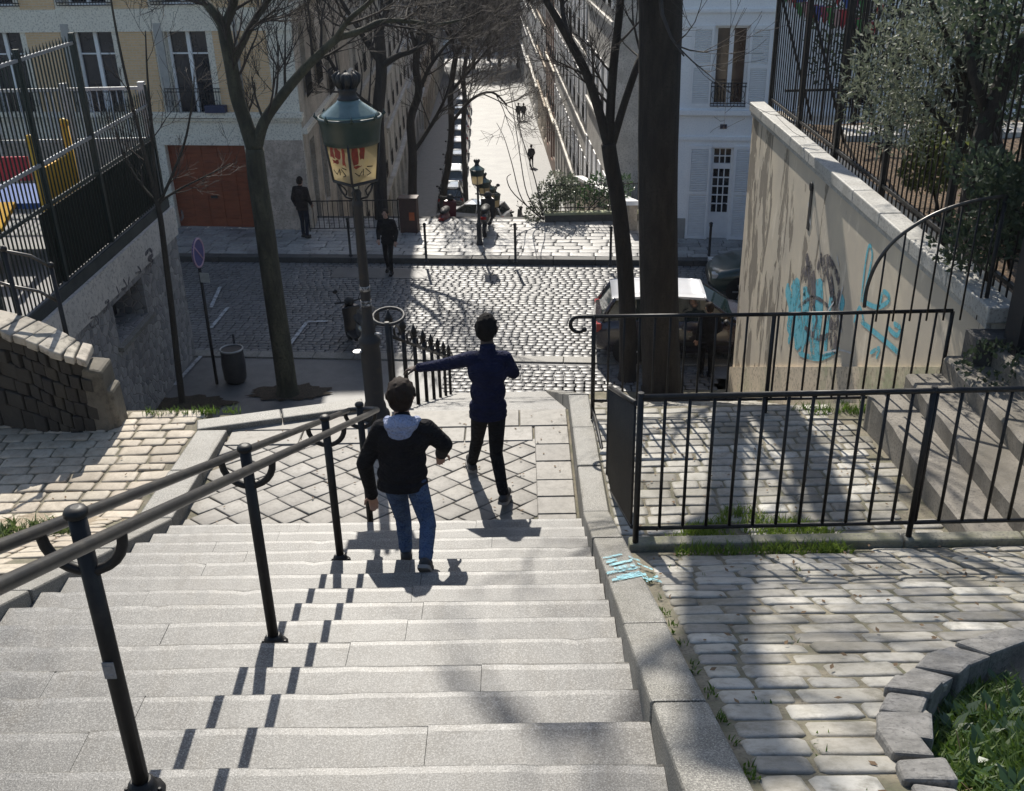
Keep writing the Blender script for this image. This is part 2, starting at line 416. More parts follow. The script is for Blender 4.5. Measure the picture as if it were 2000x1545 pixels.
struct(stones('right_ramp_cobbles', COBBLE, (XR+.22, .6), (1, -.015), 40, 5.2, (.20, .36), (.115, .165), .010, zr, rs, .036, kr, .27, zj=.006, flush=True))
# ---- terrace
sheet('terrace_bed', MORTAR, XR+.2, 4.2, 5.6, 8.95, lambda x, y: zter(x, y)-.009, 6, 10, 3)
rs = random.Random(12)
kt = lambda x, y, a, b: x+a < 3.2 and y < 8.9 and not (1.05 < x < 2.2 and y < 6.6 and rs.random() < .7)
struct(stones('terrace_cobbles', COBBLE, (XR+.22, 5.66), (1, 0.01), 24, 2.75, (.2, .36), (.115, .165), .010, zter, rs, .03, kt, .22, zj=.004, flush=True))
mb = MB(); x = XR+.205
rs = random.Random(13)
while x < 4.4:
    l = rs.uniform(.7, 1.1); mb.box(x+.004, 5.53, 4.7, x+l-.004, 5.63, 5.236+rs.uniform(-.003, .003)); x += l
o = mb.build('terrace_kerb', mat('mossy_kerb', (.30, .28, .23), .8, (.17, .17, .10), 4, fine=50, bmp=.3)); struct(o); bevel(o, .015, 2)
# ---- slope between the terrace and the street, right of the lower flight
def zslope(x, y): return max(0.012, .452*(18.35-y))
sheet('lower_right_ramp_bed', MORTAR, XR+.2, 4.3, 8.95, 19.2, lambda x, y: zslope(x, y)-.012, 4, 20)
rs = random.Random(14)
struct(stones('lower_right_ramp_cobbles', COBBLE, (XR+.24, 9.0), (1, 0), 56, 3.45, (.2, .34), (.15, .19), .022, zslope, rs, .03, None, .25, zj=.006))

# ================================================================== STREET
A8 = R(-5.0); SU = Vector((math.cos(A8), math.sin(A8), 0)); SV = Vector((-SU.y, SU.x, 0))
def sp(u, v, z=0): return Vector((0, 20.2, z))+SU*u+SV*v     # street coordinates: u to the right, v away
mb = MB(); mb.quad((-40, 9.3, -.03), (40, 9.3, -.03), (40, 30.6, -.03), (-40, 30.6, -.03))
struct(mb.build('street', MORTAR_D))
rs = random.Random(21)
struct(stones('street_setts', SETT, sp(-13, .35), SU, 41, 20, (.17, .24), (.145, .16), .010, lambda x, y: 0.0, rs, .03, None, .24, zj=.003, flat=True))
# near pavement: slabs along the kerb, setts behind
mb = MB(); rs = random.Random(22)
u = -14
while u < 12:
    l = rs.uniform(.8, 1.3); mb.obox(sp(u+.004, -.02, -.2), SU*(l-.008), SV*.33, Vector((0, 0, .235))); u += l
o = mb.build('near_kerb', KERB); struct(o); bevel(o, .015, 2)
mb = MB(); mb.quad(sp(-16, -11.5, .0), sp(13, -11.5, .0), sp(13, -.02, .0), sp(-16, -.02, .0)); struct(mb.build('near_pavement', PAVE))
rs = random.Random(23)
kp = lambda x, y, a, b: LXL < x < 4.0 and y > 18.6
struct(stones('near_pavement_setts', SETT, sp(-2.2, -2.2), SU, 13, 6.5, (.17, .24), (.15, .17), .018, lambda x, y: .022, rs, .03, kp, .25, zj=.004, flat=True))
# far pavement with a high dark kerb
VK = 6.55
mb = MB(); u = -16
while u < 14:
    l = rs.uniform(.9, 1.4); mb.obox(sp(u+.004, VK, -.2), SU*(l-.008), SV*.3, Vector((0, 0, .36))); u += l
o = mb.build('far_kerb', mat('dark_kerb', (.07, .068, .065), .7, (.045, .045, .045), 4, fine=50)); struct(o); bevel(o, .02, 2)  # dark colour also holds the shade along the kerb face
rs = random.Random(24)
mb = MB(); mb.quad(sp(-16, VK+.29, .135), sp(14, VK+.29, .135), sp(14, VK+4.2, .135), sp(-16, VK+4.2, .135)); struct(mb.build('far_pavement', MORTAR_D))
FPAVE = mat_stone('far_pavement_stones', [(.25, .245, .24), (.32, .315, .3), (.36, .35, .335), (.29, .285, .28)], .5, (.09, .085, .08), 12, .2)
struct(stones('far_pavement_paving', FPAVE, sp(-13, VK+.31), SU, 12, 20, (.4, .7), (.28, .32), .008, lambda x, y: .16, rs, .03, None, .2, zj=.003))
PVZ = .155
# asphalt repair patch in the roadway
mb = MB(); mb.obox(sp(-5.6, 5.3, .006), SU*2.6, SV*.8, Vector((0, 0, .008))); struct(mb.build('road_patch', ASPH))
# lower street, far down the hill
def zst(y):
    pts = ((30.6, -.3), (31.5, -.5), (47, -7.6), (57, -7.9), (97, -9.5), (180, -12.4), (420, -18))
    for (a, za), (b, zb) in zip(pts, pts[1:]):
        if y <= b: return za+(zb-za)*(y-a)/(b-a)
    return pts[-1][1]
def xo(y): return -.03*(y-30)
mb = MB(); ys = [30.6, 31.5, 36, 41.5, 47, 52, 57, 67, 77, 97, 120, 150, 180]
for a, b in zip(ys, ys[1:]):
    mb.quad((-4.1+xo(a), a, zst(a)), (1.9+xo(a), a, zst(a)), (1.9+xo(b), b, zst(b)), (-4.1+xo(b), b, zst(b)))
struct(mb.build('lower_street', mat('lower_street_paving', (.25, .247, .24), .5, (.18, .178, .175), .8, fine=40, bmp=.12)))
mb = MB()
for a, b in zip(ys, ys[1:]):
    for x0, x1 in ((-6.6, -4.1), (1.9, 3.6)):
        z = .13
        mb.hexa([(x0+xo(a), a, zst(a)-.3), (x1+xo(a), a, zst(a)-.3), (x1+xo(b), b, zst(b)-.3), (x0+xo(b), b, zst(b)-.3),
                 (x0+xo(a), a, zst(a)+z), (x1+xo(a), a, zst(a)+z), (x1+xo(b), b, zst(b)+z), (x0+xo(b), b, zst(b)+z)])
struct(mb.build('lower_pavement', PAVE))
# lower stairs down from the far pavement
mb = MB()
for k in range(46):
    y = 30.7+k*.354; z = PVZ-.12-.168*k
    mb.box(-4.0+xo(y), y, z-.6, 1.6+xo(y), y+.36, z)
o = mb.build('hill_stairs', GRANITE); struct(o)
# the ground of the whole hillside
mb = MB()
gp = [(-6, -3000), (-30, 9.6), (-.06, 9.7), (-.06, 30.6), (-8.2, 46), (-13, 180), (-18, 3000)]
gy = [(-400, -1.5), (-3, -1.5), (9.2, -1.5), (9.21, -.06), (30.6, -.06), (46.5, -8.3), (97, -9.9), (180, -12.9), (3000, -30)]
for (a, za), (b, zb) in zip(gy, gy[1:]):
    mb.quad((-1500, a, za), (1500, a, za), (1500, b, zb), (-1500, b, zb))
struct(mb.build('ground', ASPH))

# ================================================================== BUILDINGS
def PF(px, py, O, U):
    """photo pixel -> (u, z) on the vertical plane through O along U"""
    r = ray(px, py); N = np.array([-U[1], U[0], 0]); t = (np.array([O[0], O[1], 0]) @ N)/(r @ N)
    p = r*t+np.array([0, 0, H]); return (p[0]-O[0])*U[0]+(p[1]-O[1])*U[1], p[2]
def wall_openings(mb, u0, u1, z0, z1, ops, depth=.22):
    """front faces in the plane y=0 of local space (x=u, z up, y inwards) around openings, with reveals"""
    us = sorted({u0, u1, *[o[0] for o in ops], *[o[1] for o in ops]}); zs = sorted({z0, z1, *[o[2] for o in ops], *[o[3] for o in ops]})
    us = [u for u in us if u0 <= u <= u1]; zs = [z for z in zs if z0 <= z <= z1]
    for a, b in zip(us, us[1:]):
        for c, d in zip(zs, zs[1:]):
            mu, mz = (a+b)/2, (c+d)/2
            if any(o[0] < mu < o[1] and o[2] < mz < o[3] for o in ops): continue
            mb.quad((a, 0, c), (b, 0, c), (b, 0, d), (a, 0, d))
    for a, b, c, d in ops:
        mb.quad((a, 0, c), (a, depth, c), (a, depth, d), (a, 0, d)); mb.quad((b, depth, c), (b, 0, c), (b, 0, d), (b, depth, d))
        mb.quad((a, 0, c), (b, 0, c), (b, depth, c), (a, depth, c)); mb.quad((a, depth, d), (b, depth, d), (b, 0, d), (a, 0, d))
def window_parts(parent, a, b, c, d, depth=.22, frame=WHITEP, bars=1, transom=(), fw=.06, name='window'):
    """a window: frame object with panes as its sub-part; local plane, y inwards"""
    f = MB(); y0, y1 = depth-.06, depth-.005
    f.box(a, y0, c, a+fw, y1, d); f.box(b-fw, y0, c, b, y1, d); f.box(a+fw, y0, d-fw, b-fw, y1, d); f.box(a+fw, y0, c, b-fw, y1, c+fw)
    n = bars
    for i in range(n):
        x = a+(b-a)*(i+1)/(n+1); f.box(x-fw*.75, y0-.012, c+fw, x+fw*.75, y1, d-fw)
    for t in transom:
        z = c+(d-c)*t; f.box(a+fw, y0+.004, z-.02, b-fw, y1-.004, z+.02)
    fo = f.build(name, frame, parent)
    g = MB(); g.box(a+.01, depth, c+.01, b-.01, depth+.02, d-.01); g.build('pane', GLASS_D, fo)
    return fo
def louvre(parent, a, b, c, d, y0=-.045, m=WHITEP):
    s = MB(); s.box(a, y0, c, a+.06, y0+.04, d); s.box(b-.06, y0, c, b, y0+.04, d)
    for z in (c, (c+d)/2-.04, d-.09): s.box(a+.06, y0, z, b-.06, y0+.04, z+.09)
    z = c+.1
    while z < d-.11:
        if abs(z-((c+d)/2)) > .07:
            s.hexa([(a+.06, y0+.002, z), (b-.06, y0+.002, z), (b-.06, y0+.034, z+.02), (a+.06, y0+.034, z+.02), (a+.06, y0+.002, z+.012), (b-.06, y0+.002, z+.012), (b-.06, y0+.034, z+.032), (a+.06, y0+.034, z+.032)])
        z += .05
    return s.build('shutter', m, parent)
def iron_guard(parent, a, b, c, d, y=-.05, name='window_guard', sp_=.09):
    g = MB()
    for z in (c, c+.07, d-.09, d): g.tube([(a, y, z), (b, y, z)], .013, 6)
    x = a
    while x <= b+.001:
        g.tube([(x, y, c), (x, y, d)], .008, 5); x += sp_
    x = a+sp_
    while x < b-sp_:
        pts = [(x+math.cos(t)*.075, y, (c+d)/2+math.sin(t)*.10) for t in np.linspace(0, 2*PI, 11)]
        g.tube(pts, .007, 4, caps=False); x += sp_*2
    return g.build(name, IRON, parent)

# ---- left: cream and ochre brick building, local frame x from its street corner towards the left... mirrored to face the camera
LA = R(-7.0)
LO = Vector((-6.25, 29.95, 0)); LU = Vector((math.cos(LA), math.sin(LA), 0))   # u negative = left of the corner
bl = empty('apartment_building', LO, LA, 'cream and ochre brick apartment building with a brown garage door, at left', 'building')
def LF(px, py): return PF(px, py, LO, LU)
wins = [LF(*p) for p in ((300, 45), (398, 45), (300, 208), (213, 40), (118, 40))]
w2a, w2b, w2t = wins[0][0]+.25, wins[1][0], wins[0][1]; w2c = LF(350, 172)[1]
w1a, w1b = wins[4][0]+.25, wins[3][0]
ga, gt = LF(322, 283); gb = LF(478, 285)[0]
gz = PVZ
w3a, w3b = w1a-(w2a-w1a), w1b-(w2b-w1b)
sill = w2c-.85
ops = [(w2a, w2b, sill, w2t), (w1a, w1b, sill, w2t), (w3a, w3b, sill, w2t), (ga, gb, gz, gt)]
up = 3.1
ops += [(a, b, sill+up, w2t+up) for a, b in ((w2a, w2b), (w1a, w1b), (w3a, w3b))]
dr = LF(602, 300)[0]
mb = MB(); wall_openings(mb, -16, 0, -.3, 13, ops, .25)
# return wall along the stairs street and roof, closed box behind
D0 = 12
mb.quad((-16, D0, -.3), (-16, 0, -.3), (-16, 0, 13), (-16, D0, 13))
mb.quad((-16, 0, 13), (0, 0, 13), (-1.83, D0, 13), (-16, D0, 13)); mb.quad((-1.83, D0, -.3), (-16, D0, -.3), (-16, D0, 13), (-1.83, D0, 13))
mb.build('wall', CREAM, bl)
# brick panels between the pale stone bands
bz0 = sill+.02; bz1 = LF(500, 60)[1]
for a, b in ((-15.9, w3a-.18), (w3b+.18, w1a-.34), (w1b+.18, w2a-.34), (w2b+.2, -.75)):
    mb = MB(); mb.box(a, -.025, bz0, b, 0.02, bz1); mb.build('brick_panel', OCHRE, bl)
    mb = MB(); mb.box(a, -.025, bz1+.62, b, .02, bz1+up); mb.build('brick_panel', OCHRE, bl)
mb = MB(); cz = LF(430, 222)[1]
mb.box(-15.98, -.16, cz-.10, .10, .01, cz+.05); mb.box(-15.98, -.09, cz-.2, .06, .01, cz-.102); mb.box(-15.98, -.05, bz1+.003, .03, .01, bz1+.60)
mb.build('string_course', CREAM, bl)
mb = MB(); mb.box(gb+.42, -.02, gz-.3, -.02, .01, cz-.75); mb.box(-16, -.02, gz-.3, ga-.4, .01, cz-.75); mb.build('plinth_stone', PINKST, bl)
mb = MB(); mb.box(ga-.36, -.035, gz-.2, ga-.003, .01, gt); mb.box(gb+.003, -.035, gz-.2, gb+.36, .01, gt); mb.box(ga-.36, -.035, gt+.003, gb+.36, .01, gt+.3); mb.build('garage_surround', CREAM, bl)
g = MB(); n = 9
for i in range(n): 
    z0 = gz+(gt-gz)*i/n; z1 = gz+(gt-gz)*(i+1)/n; g.box(ga+.01, .17, z0+.006, gb-.01, .2, z1-.006)
g.box(ga+.01, .185, gz, gb-.01, .24, gt); 
for x in np.linspace(ga+.02, gb-.02, 6): g.box(x-.035, .155, gz+.02, x+.035, .169, gt-.02)
g.build('garage_door', GARAGE, bl)
g = MB(); g.box((ga+gb)/2-.1, .12, gz+.9, (ga+gb)/2+.1, .15, gz+.98); g.build('garage_handle', IRON_D, bl)
for a, b in ((w2a, w2b), (w1a, w1b), (w3a, w3b)):
    for dz in (0, up):
        window_parts(bl, a, b, sill+dz, w2t+dz, .25, WHITEP, 1, (.68,), .075)
        iron_guard(bl, a-.2, b+.25, sill+dz+.02, sill+dz+.85, -.12)
        s = MB(); s.box(a-.27, -.06, sill+.1+dz, a-.03, .0, w2t+dz); s.build('folded_shutter', GREYP, bl)
pz = MB(); pz.tube([(-1.6, -.1, gz), (-1.6, -.1, 11.9)], .055, 8)
for z in (1, 3.5, 6, 8.5): pz.tube([(-1.6, -.1, z), (-1.6, -.1, z+.08)], .068, 8)
pz.build('downpipe', GREYP, bl)
# hanging flower box and basket beside the corner
fb = MB(); fb.box(-2.75, -.24, cz+.06, -2.15, -.04, cz+.26)
fb.build('flower_box', mat('blue_box', (.03, .04, .10), .5), bl)

def row_building(name, label, O, ang, length, zb, zt, floors, bays, wallm, framem, seed, gfloor=3.2, ledge=.16, shut=None, mirror=False, doors=True, depth=10):
    """a street-side building: local x along the facade, y into the building"""
    rnd = random.Random(seed); b = empty(name, O, ang, label, 'building')
    fh = (zt-zb-gfloor)/floors; ops = []; wl = []
    bw = length/bays
    for f in range(floors):
        for i in range(bays):
            c = bw*(i+.5); ww = min(1.05, bw*.5); z0 = zb+gfloor+fh*f+.55
            o = (c-ww/2, c+ww/2, z0, z0+min(1.9, fh-.9)); ops.append(o); wl.append(o)
    for i in range(bays):
        c = bw*(i+.5); o = (c-bw*.3, c+bw*.3, zb+.1+(.6 if i % 2 else 0), zb+gfloor-.55); ops.append(o); wl.append(o)
    mb = MB(); wall_openings(mb, 0, length, zb-3, zt, ops, .24)
    mb.quad((0, depth, zb-3), (0, 0, zb-3), (0, 0, zt), (0, depth, zt)); mb.quad((length, 0, zb-3), (length, depth, zb-3), (length, depth, zt), (length, 0, zt))
    mb.quad((0, 0, zt), (length, 0, zt), (length, depth, zt), (0, depth, zt)); mb.quad((length, depth, zb-3), (0, depth, zb-3), (0, depth, zt), (length, depth, zt))
    mb.build('wall', wallm, b)
    mb = MB()
    for f in range(floors+1):
        z = zb+gfloor+fh*f; dd = ledge*(1.6 if f in (0, floors) else 1)
        mb.box(.01, -dd, z, length-.01, .01, z+.14); mb.box(.01, -dd*.5, z-.12, length-.01, .01, z-.002)
    mb.build('string_course', wallm if wallm is not BRICKR else CREAM, b)
    proto = {}
    for o in wl:
        k = (round(o[1]-o[0], 3), round(o[3]-o[2], 3))
        if k not in proto:
            hw = k[0]/2
            fo = window_parts(b, -hw, hw, 0, k[1], .24, framem, 1, (.7,), .06); proto[k] = fo
            ch = fo.children[0]
        else:
            fo = proto[k].copy(); C.objects.link(fo); fo.parent = b
            c2 = proto[k].children[0].copy(); C.objects.link(c2); c2.parent = fo
        fo.location = ((o[0]+o[1])/2, 0, o[2])
    if shut:
        sm = MB()
        sp0 = None
        for o in wl[:floors*bays]:
            for s in (-1, 1):
                if sp0 is None:
                    sp0 = louvre(b, 0, .48, 0, o[3]-o[2], -.05, shut); so_ = sp0
                else: so_ = sp0.copy(); C.objects.link(so_); so_.parent = b
                so_.location = (o[0]-.49 if s < 0 else o[1]+.01, 0, o[2])
    gd = None
    for o in wl[:floors*bays]:
        if gd is None: gd = iron_guard(b, 0, o[1]-o[0], .02, .75, -.06); g_ = gd
        else: g_ = gd.copy(); C.objects.link(g_); g_.parent = b
        g_.location = (o[0], 0, o[2])
    return b
BRICKR = mat_brick('red_brick', (.26, .115, .07), (.21, .09, .055), (.3, .25, .2), .22, .07, axis='yz')
BEIGE2 = mat('beige_render', (.60, .55, .47), .85, (.38, .34, .28), 1.4, fine=18, bmp=.1)
GREYW = mat('grey_render', (.60, .60, .59), .8, (.42, .42, .42), 1.2, fine=18, bmp=.1)
TANW = mat('tan_render', (.62, .53, .43), .85, (.33, .27, .2), 1.3, fine=18)
WARMW = mat('warm_white_render', (.74, .71, .66), .8, (.5, .48, .44), 1.2, fine=18)
# left row, facing +x: local x runs towards the camera, so start at the far end
def left_b(y0, y1, *a, **k):
    ang = -PI/2+.03
    # local x = direction (cos,sin); local y inwards must be -x world: rotate so that x points to +y
    return row_building('row_house', a[0], Vector((-6.25-.03*(y0-30)-(.36 if y0 < 41 else 0), y0, 0)), PI/2+.03, y1-y0, *a[1:], **k)
def left_row():
    spec = [(42.1, 55, 'beige row house with dark windows behind the lamp on the shaded side of the street', BEIGE2, 8, 4, -7.8, 20.5),  # raised far above its neighbours so its shadow reaches the upper street
            (55.1, 71, 'warm white row house, second down the shaded side of the lower street', WARMW, 6, 5, -7.9, 11.2),
            (71.1, 88, 'grey row house, third down the shaded side behind the parked cars', GREYW, 6, 5, -8.4, 10.6),
            (88.1, 110, 'tan row house far down the shaded side of the street', TANW, 6, 6, -9.2, 11),
            (110.1, 138, 'pale row house at the far end of the shaded side', BEIGE2, 6, 7, -10, 9)]
    for i, (a, b, lab, m, f, n, zb, zt) in enumerate(spec):
        left_b(a, b, lab, zb+.13, zt, f, n, m, WHITEP, 50+i)
left_row()
# the stairs side of the cream corner building, in its own wall plane
before = set(C.objects)
ops = [(1.0, 1.9, -.2, 2.6), (3.0, 4.1, .1, 2.6), (5.6, 6.7, -1.6, 1.6), (8.2, 9.3, -2.8, .4), (1.0, 1.9, 3.9, 5.9), (3.2, 4.2, 3.9, 5.9), (5.6, 6.6, 3.2, 5.4), (8.2, 9.2, 2.6, 4.8), (1.0, 1.9, 7, 9), (3.2, 4.2, 7, 9), (5.6, 6.6, 6.8, 8.8), (8.2, 9.2, 6.4, 8.4)]
mb = MB(); wall_openings(mb, 0, 12, -7, 13, ops, .2); mb.build('side_wall', TANW, bl)
for o in ops: window_parts(bl, *o, .2, GREYP, 1, (.7,), .06)
mb = MB(); mb.box(0.02, -.14, 3.0, 11.98, .01, 3.16); mb.box(.02, -.14, 6.4, 11.98, .01, 6.55); mb.build('side_string_course', CREAM, bl)
for o in ops[4:8]: iron_guard(bl, o[0]-.1, o[1]+.1, o[2], o[2]+.8, -.1)
for o in set(C.objects)-before:
    if o.parent == bl: o.rotation_euler = (0, 0, PI/2+.03-LA)
# ---- right: white building with the shuttered door
WA = R(-9.0); WO = Vector((3.55, 28.55, 0)); WU = Vector((math.cos(WA), math.sin(WA), 0))
bw = empty('white_house', WO, WA, 'white house with open louvred shutters and a glazed door behind the big trunk', 'building')
def WF(px, py): return PF(px, py, WO, WU)
da, dt = WF(1379, 288); db = WF(1434, 288)[0]; da = WF(1384, 400)[0]
dz = PVZ
wa, wt = WF(1398, 50); wb = WF(1466, 50)[0]; wz = WF(1390, 208)[1]
wa2 = (da+db)/2-(wb-wa)/2
wb = wa+(wb-wa)
ops = [(da, db, dz, dt), (wa, wb, wz, wt)]
ww = wb-wa
more = [(wa+3.2, wb+3.2, wz, wt), (wa+6.2, wb+6.2, wz, wt)]
ops += more
ops += [(a, b, c+3.1, d+3.1) for a, b, c, d in ops[1:]]
mb = MB(); wall_openings(mb, 0, 12, -.4, 13.5, ops, .22)
mb.quad((0, 9, -8), (0, 0, -8), (0, 0, 13.5), (0, 9, 13.5)); mb.quad((12, 0, -1), (12, 9, -1), (12, 9, 13.5), (12, 0, 13.5))
mb.quad((0, 0, 13.5), (12, 0, 13.5), (12, 9, 13.5), (0, 9, 13.5)); mb.quad((12, 9, -1), (0, 9, -1), (0, 9, 13.5), (12, 9, 13.5))
mb.build('wall', WHITEW, bw)
mb = MB(); zc = WF(1400, 217)[1]; zc2 = WF(1400, 270)[1]; zc3 = WF(1420, 20)[1]
mb.box(-.06, -.14, zc-.09, 12, .01, zc+.04); mb.box(-.03, -.05, zc2-.05, 12, .01, zc2+.05); mb.box(-.04, -.06, zc3-.05, 12, .01, zc3+.04)
mb.build('string_course', WHITEW, bw)
mb = MB()
for z in (zc, zc2+3.4, zc+6.4): mb.box(-.13, .02, z-.09, -.001, 8.9, z+.04)
mb.build('side_string_course', WHITEW, bw)
for y in (.3, 2.2, 4.1, 6.0, 7.9):
    mb = MB(); mb.box(-.09, y, -6, -.001, y+.28, zc-.1); mb.box(-.09, y, zc+.05, -.001, y+.28, 13.4); mb.build('pilaster', WHITEW, bw)
# door: leaf with twelve panes, transom light above
d = MB(); tz = dz+(dt-dz)*.80
d.box(da, .14, dz, da+.07, .2, dt); d.box(db-.07, .14, dz, db, .2, dt); d.box(da+.07, .14, dt-.06, db-.07, .2, dt); d.box(da+.07, .13, tz-.09, db-.07, .2, tz+.06)
lz = dz+(tz-dz)*.36
d.box(da+.07, .15, dz, db-.07, .195, lz); d.box(da+.15, .135, dz+.12, db-.15, .15, lz-.12)
for i in range(1, 3):
    x = da+.07+(db-da-.14)*i/3; d.box(x-.015, .15, lz, x+.015, .195, tz-.09); d.box(x-.015, .15, tz+.06, x+.015, .195, dt-.06)
for i in range(1, 5):
    z = lz+(tz-.09-lz)*i/5; d.box(da+.07, .152, z-.015, db-.07, .193, z+.015)
z = (tz+.06+dt-.06)/2; d.box(da+.07, .152, z-.015, db-.07, .193, z+.015)
do = d.build('door', WHITEP, bw)
g = MB(); g.box(da+.03, .2, lz, db-.03, .215, dt-.02); g.build('pane', GLASS_D, do)
hd = MB(); hd.tube([(db-.11, .13, dz+1.0), (db-.2, .12, dz+1.0)], .012, 6); hd.build('handle', IRON, do)
sw = (WF(1380, 400)[0]-WF(1338, 400)[0])
louvre(bw, da-sw-.02, da-.02, dz+.02, dt+.05); louvre(bw, db+.02, db+.02+sw, dz+.02, dt+.05)
for a, b, c, e in ops[1:]:
    window_parts(bw, a, b, c, e, .22, WHITEP, 1, (), .075); iron_guard(bw, a-.02, b+.02, c+.02, c+.62, -.05)
    louvre(bw, a-ww*.62-.02, a-.02, c, e); louvre(bw, b+.02, b+.02+ww*.62, c, e)
mb = MB(); q = WF(1413, 247); mb.box(q[0]-.09, -.02, q[1]-.06, q[0]+.09, 0, q[1]+.06); mb.build('number_plate', mat('plate_blue', (.02, .025, .06), .4), bw)
mb = MB(); q = WF(1385, 520); mb.box(-.02, -.03, -.4, da-sw-.03, 0, .75); mb.box(db+sw+.03, -.03, -.4, 12, 0, .75); mb.build('plinth', mat('grey_plinth', (.32, .31, .29), .8, (.25, .24, .23), 2), bw)
# right row along the lower street, facing -x: local x runs away from the camera
def right_row():
    spec = [(37.6, 47, 'white house with bright ledges beside the planted bed at the top of the street', WARMW, 4, 5, -6.4, 13, .09),
            (47.1, 69, 'grey house with long sunlit ledges, second on the sunny side', WARMW, 5, 9, -7.6, 13, .07),
            (69.1, 79, 'narrow red brick house on the sunny side of the lower street', BRICKR, 5, 4, -7.9, 12, .10),
            (79.1, 92, 'tan house past the brick one on the sunny side', TANW, 6, 6, -8.6, 12, .09),
            (92.1, 112, 'pale house far along the sunny side of the street', WARMW, 6, 8, -9.2, 11, .12),
            (112.1, 138, 'long grey house at the far end of the sunny side', GREYW, 6, 10, -10, 10, .12)]
    for i, (a, b, lab, m, f, n, zb, zt, lg) in enumerate(spec):
        y = b; x = 3.6-.03*(b-30)
        row_building('row_house', lab, Vector((x, y, 0)), -PI/2+.03, b-a, zb+.13, zt, f, n, m, WHITEP if i != 2 else CREAM, 70+i, ledge=lg, shut=WHITEP if i in (0, 1, 3, 4) else None)
right_row()
gw = empty('garden_wall', (0, 0, 0), 0, 'tan wall with a bright white coping running down beside the hill stairs on the right', 'wall')
mb = MB(); g0, g1 = Vector((3.30, 29.2, 1.0)), Vector((2.75, 47, -2.6))
def _slab(w0, w1, zt0, zt1, zb0, zb1): return [(g0.x-w0, g0.y, zb0), (g0.x+w1, g0.y, zb0), (g1.x+w1, g1.y, zb1), (g1.x-w0, g1.y, zb1), (g0.x-w0, g0.y, zt0), (g0.x+w1, g0.y, zt0), (g1.x+w1, g1.y, zt1), (g1.x-w0, g1.y, zt1)]
mb.hexa(_slab(.12, .12, g0.z-.08, g1.z-.08, -.6, -9)); mb.build('wall_face', TANW, gw)
mb = MB(); mb.hexa(_slab(.2, .16, g0.z+.05, g1.z+.05, g0.z-.078, g1.z-.078)); mb.build('coping', WHITEP, gw)
# end of the street
row_building('end_house', 'hazy grey apartment block closing the far end of the street', Vector((-24, 176, 0)), 0, 46, -12, 9, 6, 12, GREYW, WHITEP, 99)

# ================================================================== RIGHT RETAINING WALL (park)
WX = 4.1; WT = 5.74
m, n, b = _m('old_render')
base = mix(n, (.60, .52, .40), (.46, .405, .33), ramp(n, tex(n, .8, 5, .65), .35, .65))
flk = tex(n, 1.5, 6, .65, (1, 1.6, .42), .6)
tc = n.nodes.new('ShaderNodeTexCoord'); sx = n.nodes.new('ShaderNodeSeparateXYZ'); n.links.new(tc.outputs['Object'], sx.inputs[0])
mr = n.nodes.new('ShaderNodeMapRange'); n.links.new(sx.outputs[1], mr.inputs[0]); mr.inputs[1].default_value = 10.5; mr.inputs[2].default_value = 17; mr.inputs[3].default_value = -.16; mr.inputs[4].default_value = .07
ad = n.nodes.new('ShaderNodeMath'); ad.operation = 'ADD'; n.links.new(flk, ad.inputs[0]); n.links.new(mr.outputs[0], ad.inputs[1])
mask = ramp(n, ad.outputs[0], .56, .585)
base = mix(n, base, (.22, .19, .15), mask)
base = mix(n, base, (.74, .66, .54), ramp(n, tex(n, 3.2, 5, .7, (1, 1, .35)), .58, .68, (0, 0, 0), (.6,)*3))
n.links.new(base, b.inputs['Base Color']); b.inputs['Roughness'].default_value = .9
inv = n.nodes.new('ShaderNodeMath'); inv.operation = 'SUBTRACT'; inv.inputs[0].default_value = 1; n.links.new(mask, inv.inputs[1])
bump(n, b, inv.outputs[0], .8, .03)
rw = empty('retaining_wall', (0, 0, 0), 0, 'tall beige rendered park wall with peeling patches and blue graffiti', 'wall')
mb = MB(); ya, yb = 8.35, 18.25
mb.hexa([(WX, ya, 3.0), (WX+.5, ya, 3.0), (WX+.5, yb, -.5), (WX, yb, -.5), (WX, ya, WT-.16), (WX+.5, ya, WT-.16), (WX+.5, yb, WT-.16), (WX, yb, WT-.16)])
mb.build('render_face', MATS['old_render'], rw)
mb = MB(); rs = random.Random(31); y = ya-.05
while y < yb:
    l = min(rs.uniform(.95, 1.15), yb+.06-y)
    mb.box(WX-.06, y+.004, WT-.155, WX+.20, y+l-.004, WT+rs.uniform(-.004, .004)); y += l
o = mb.build('coping', mat('pale_coping', (.46, .45, .42), .65, (.34, .33, .30), 3, fine=40, bmp=.2), rw); bevel(o, .015, 2)
mb = MB(); mb.box(WX-.035, ya, WT-.215, WX+.01, yb+.03, WT-.157); mb.build('drip_moulding', MATS['pale_coping'], rw)
mb = MB()   # plinth along the slope
def zpl(y): return 4.84+(y-9.06)*(.81-4.84)/(17.98-9.06)
mb.hexa([(WX-.06, ya, 3.0), (WX+.01, ya, 3.0), (WX+.01, yb+.02, -.6), (WX-.06, yb+.02, -.6), (WX-.06, ya, zpl(ya)), (WX+.01, ya, zpl(ya)), (WX+.01, yb+.02, zpl(yb)), (WX-.06, yb+.02, zpl(yb))])
mb.build('plinth', mat('mossy_plinth', (.60, .50, .37), .9, (.32, .33, .2), .9, .45, .6, fine=18, bmp=.4), rw)
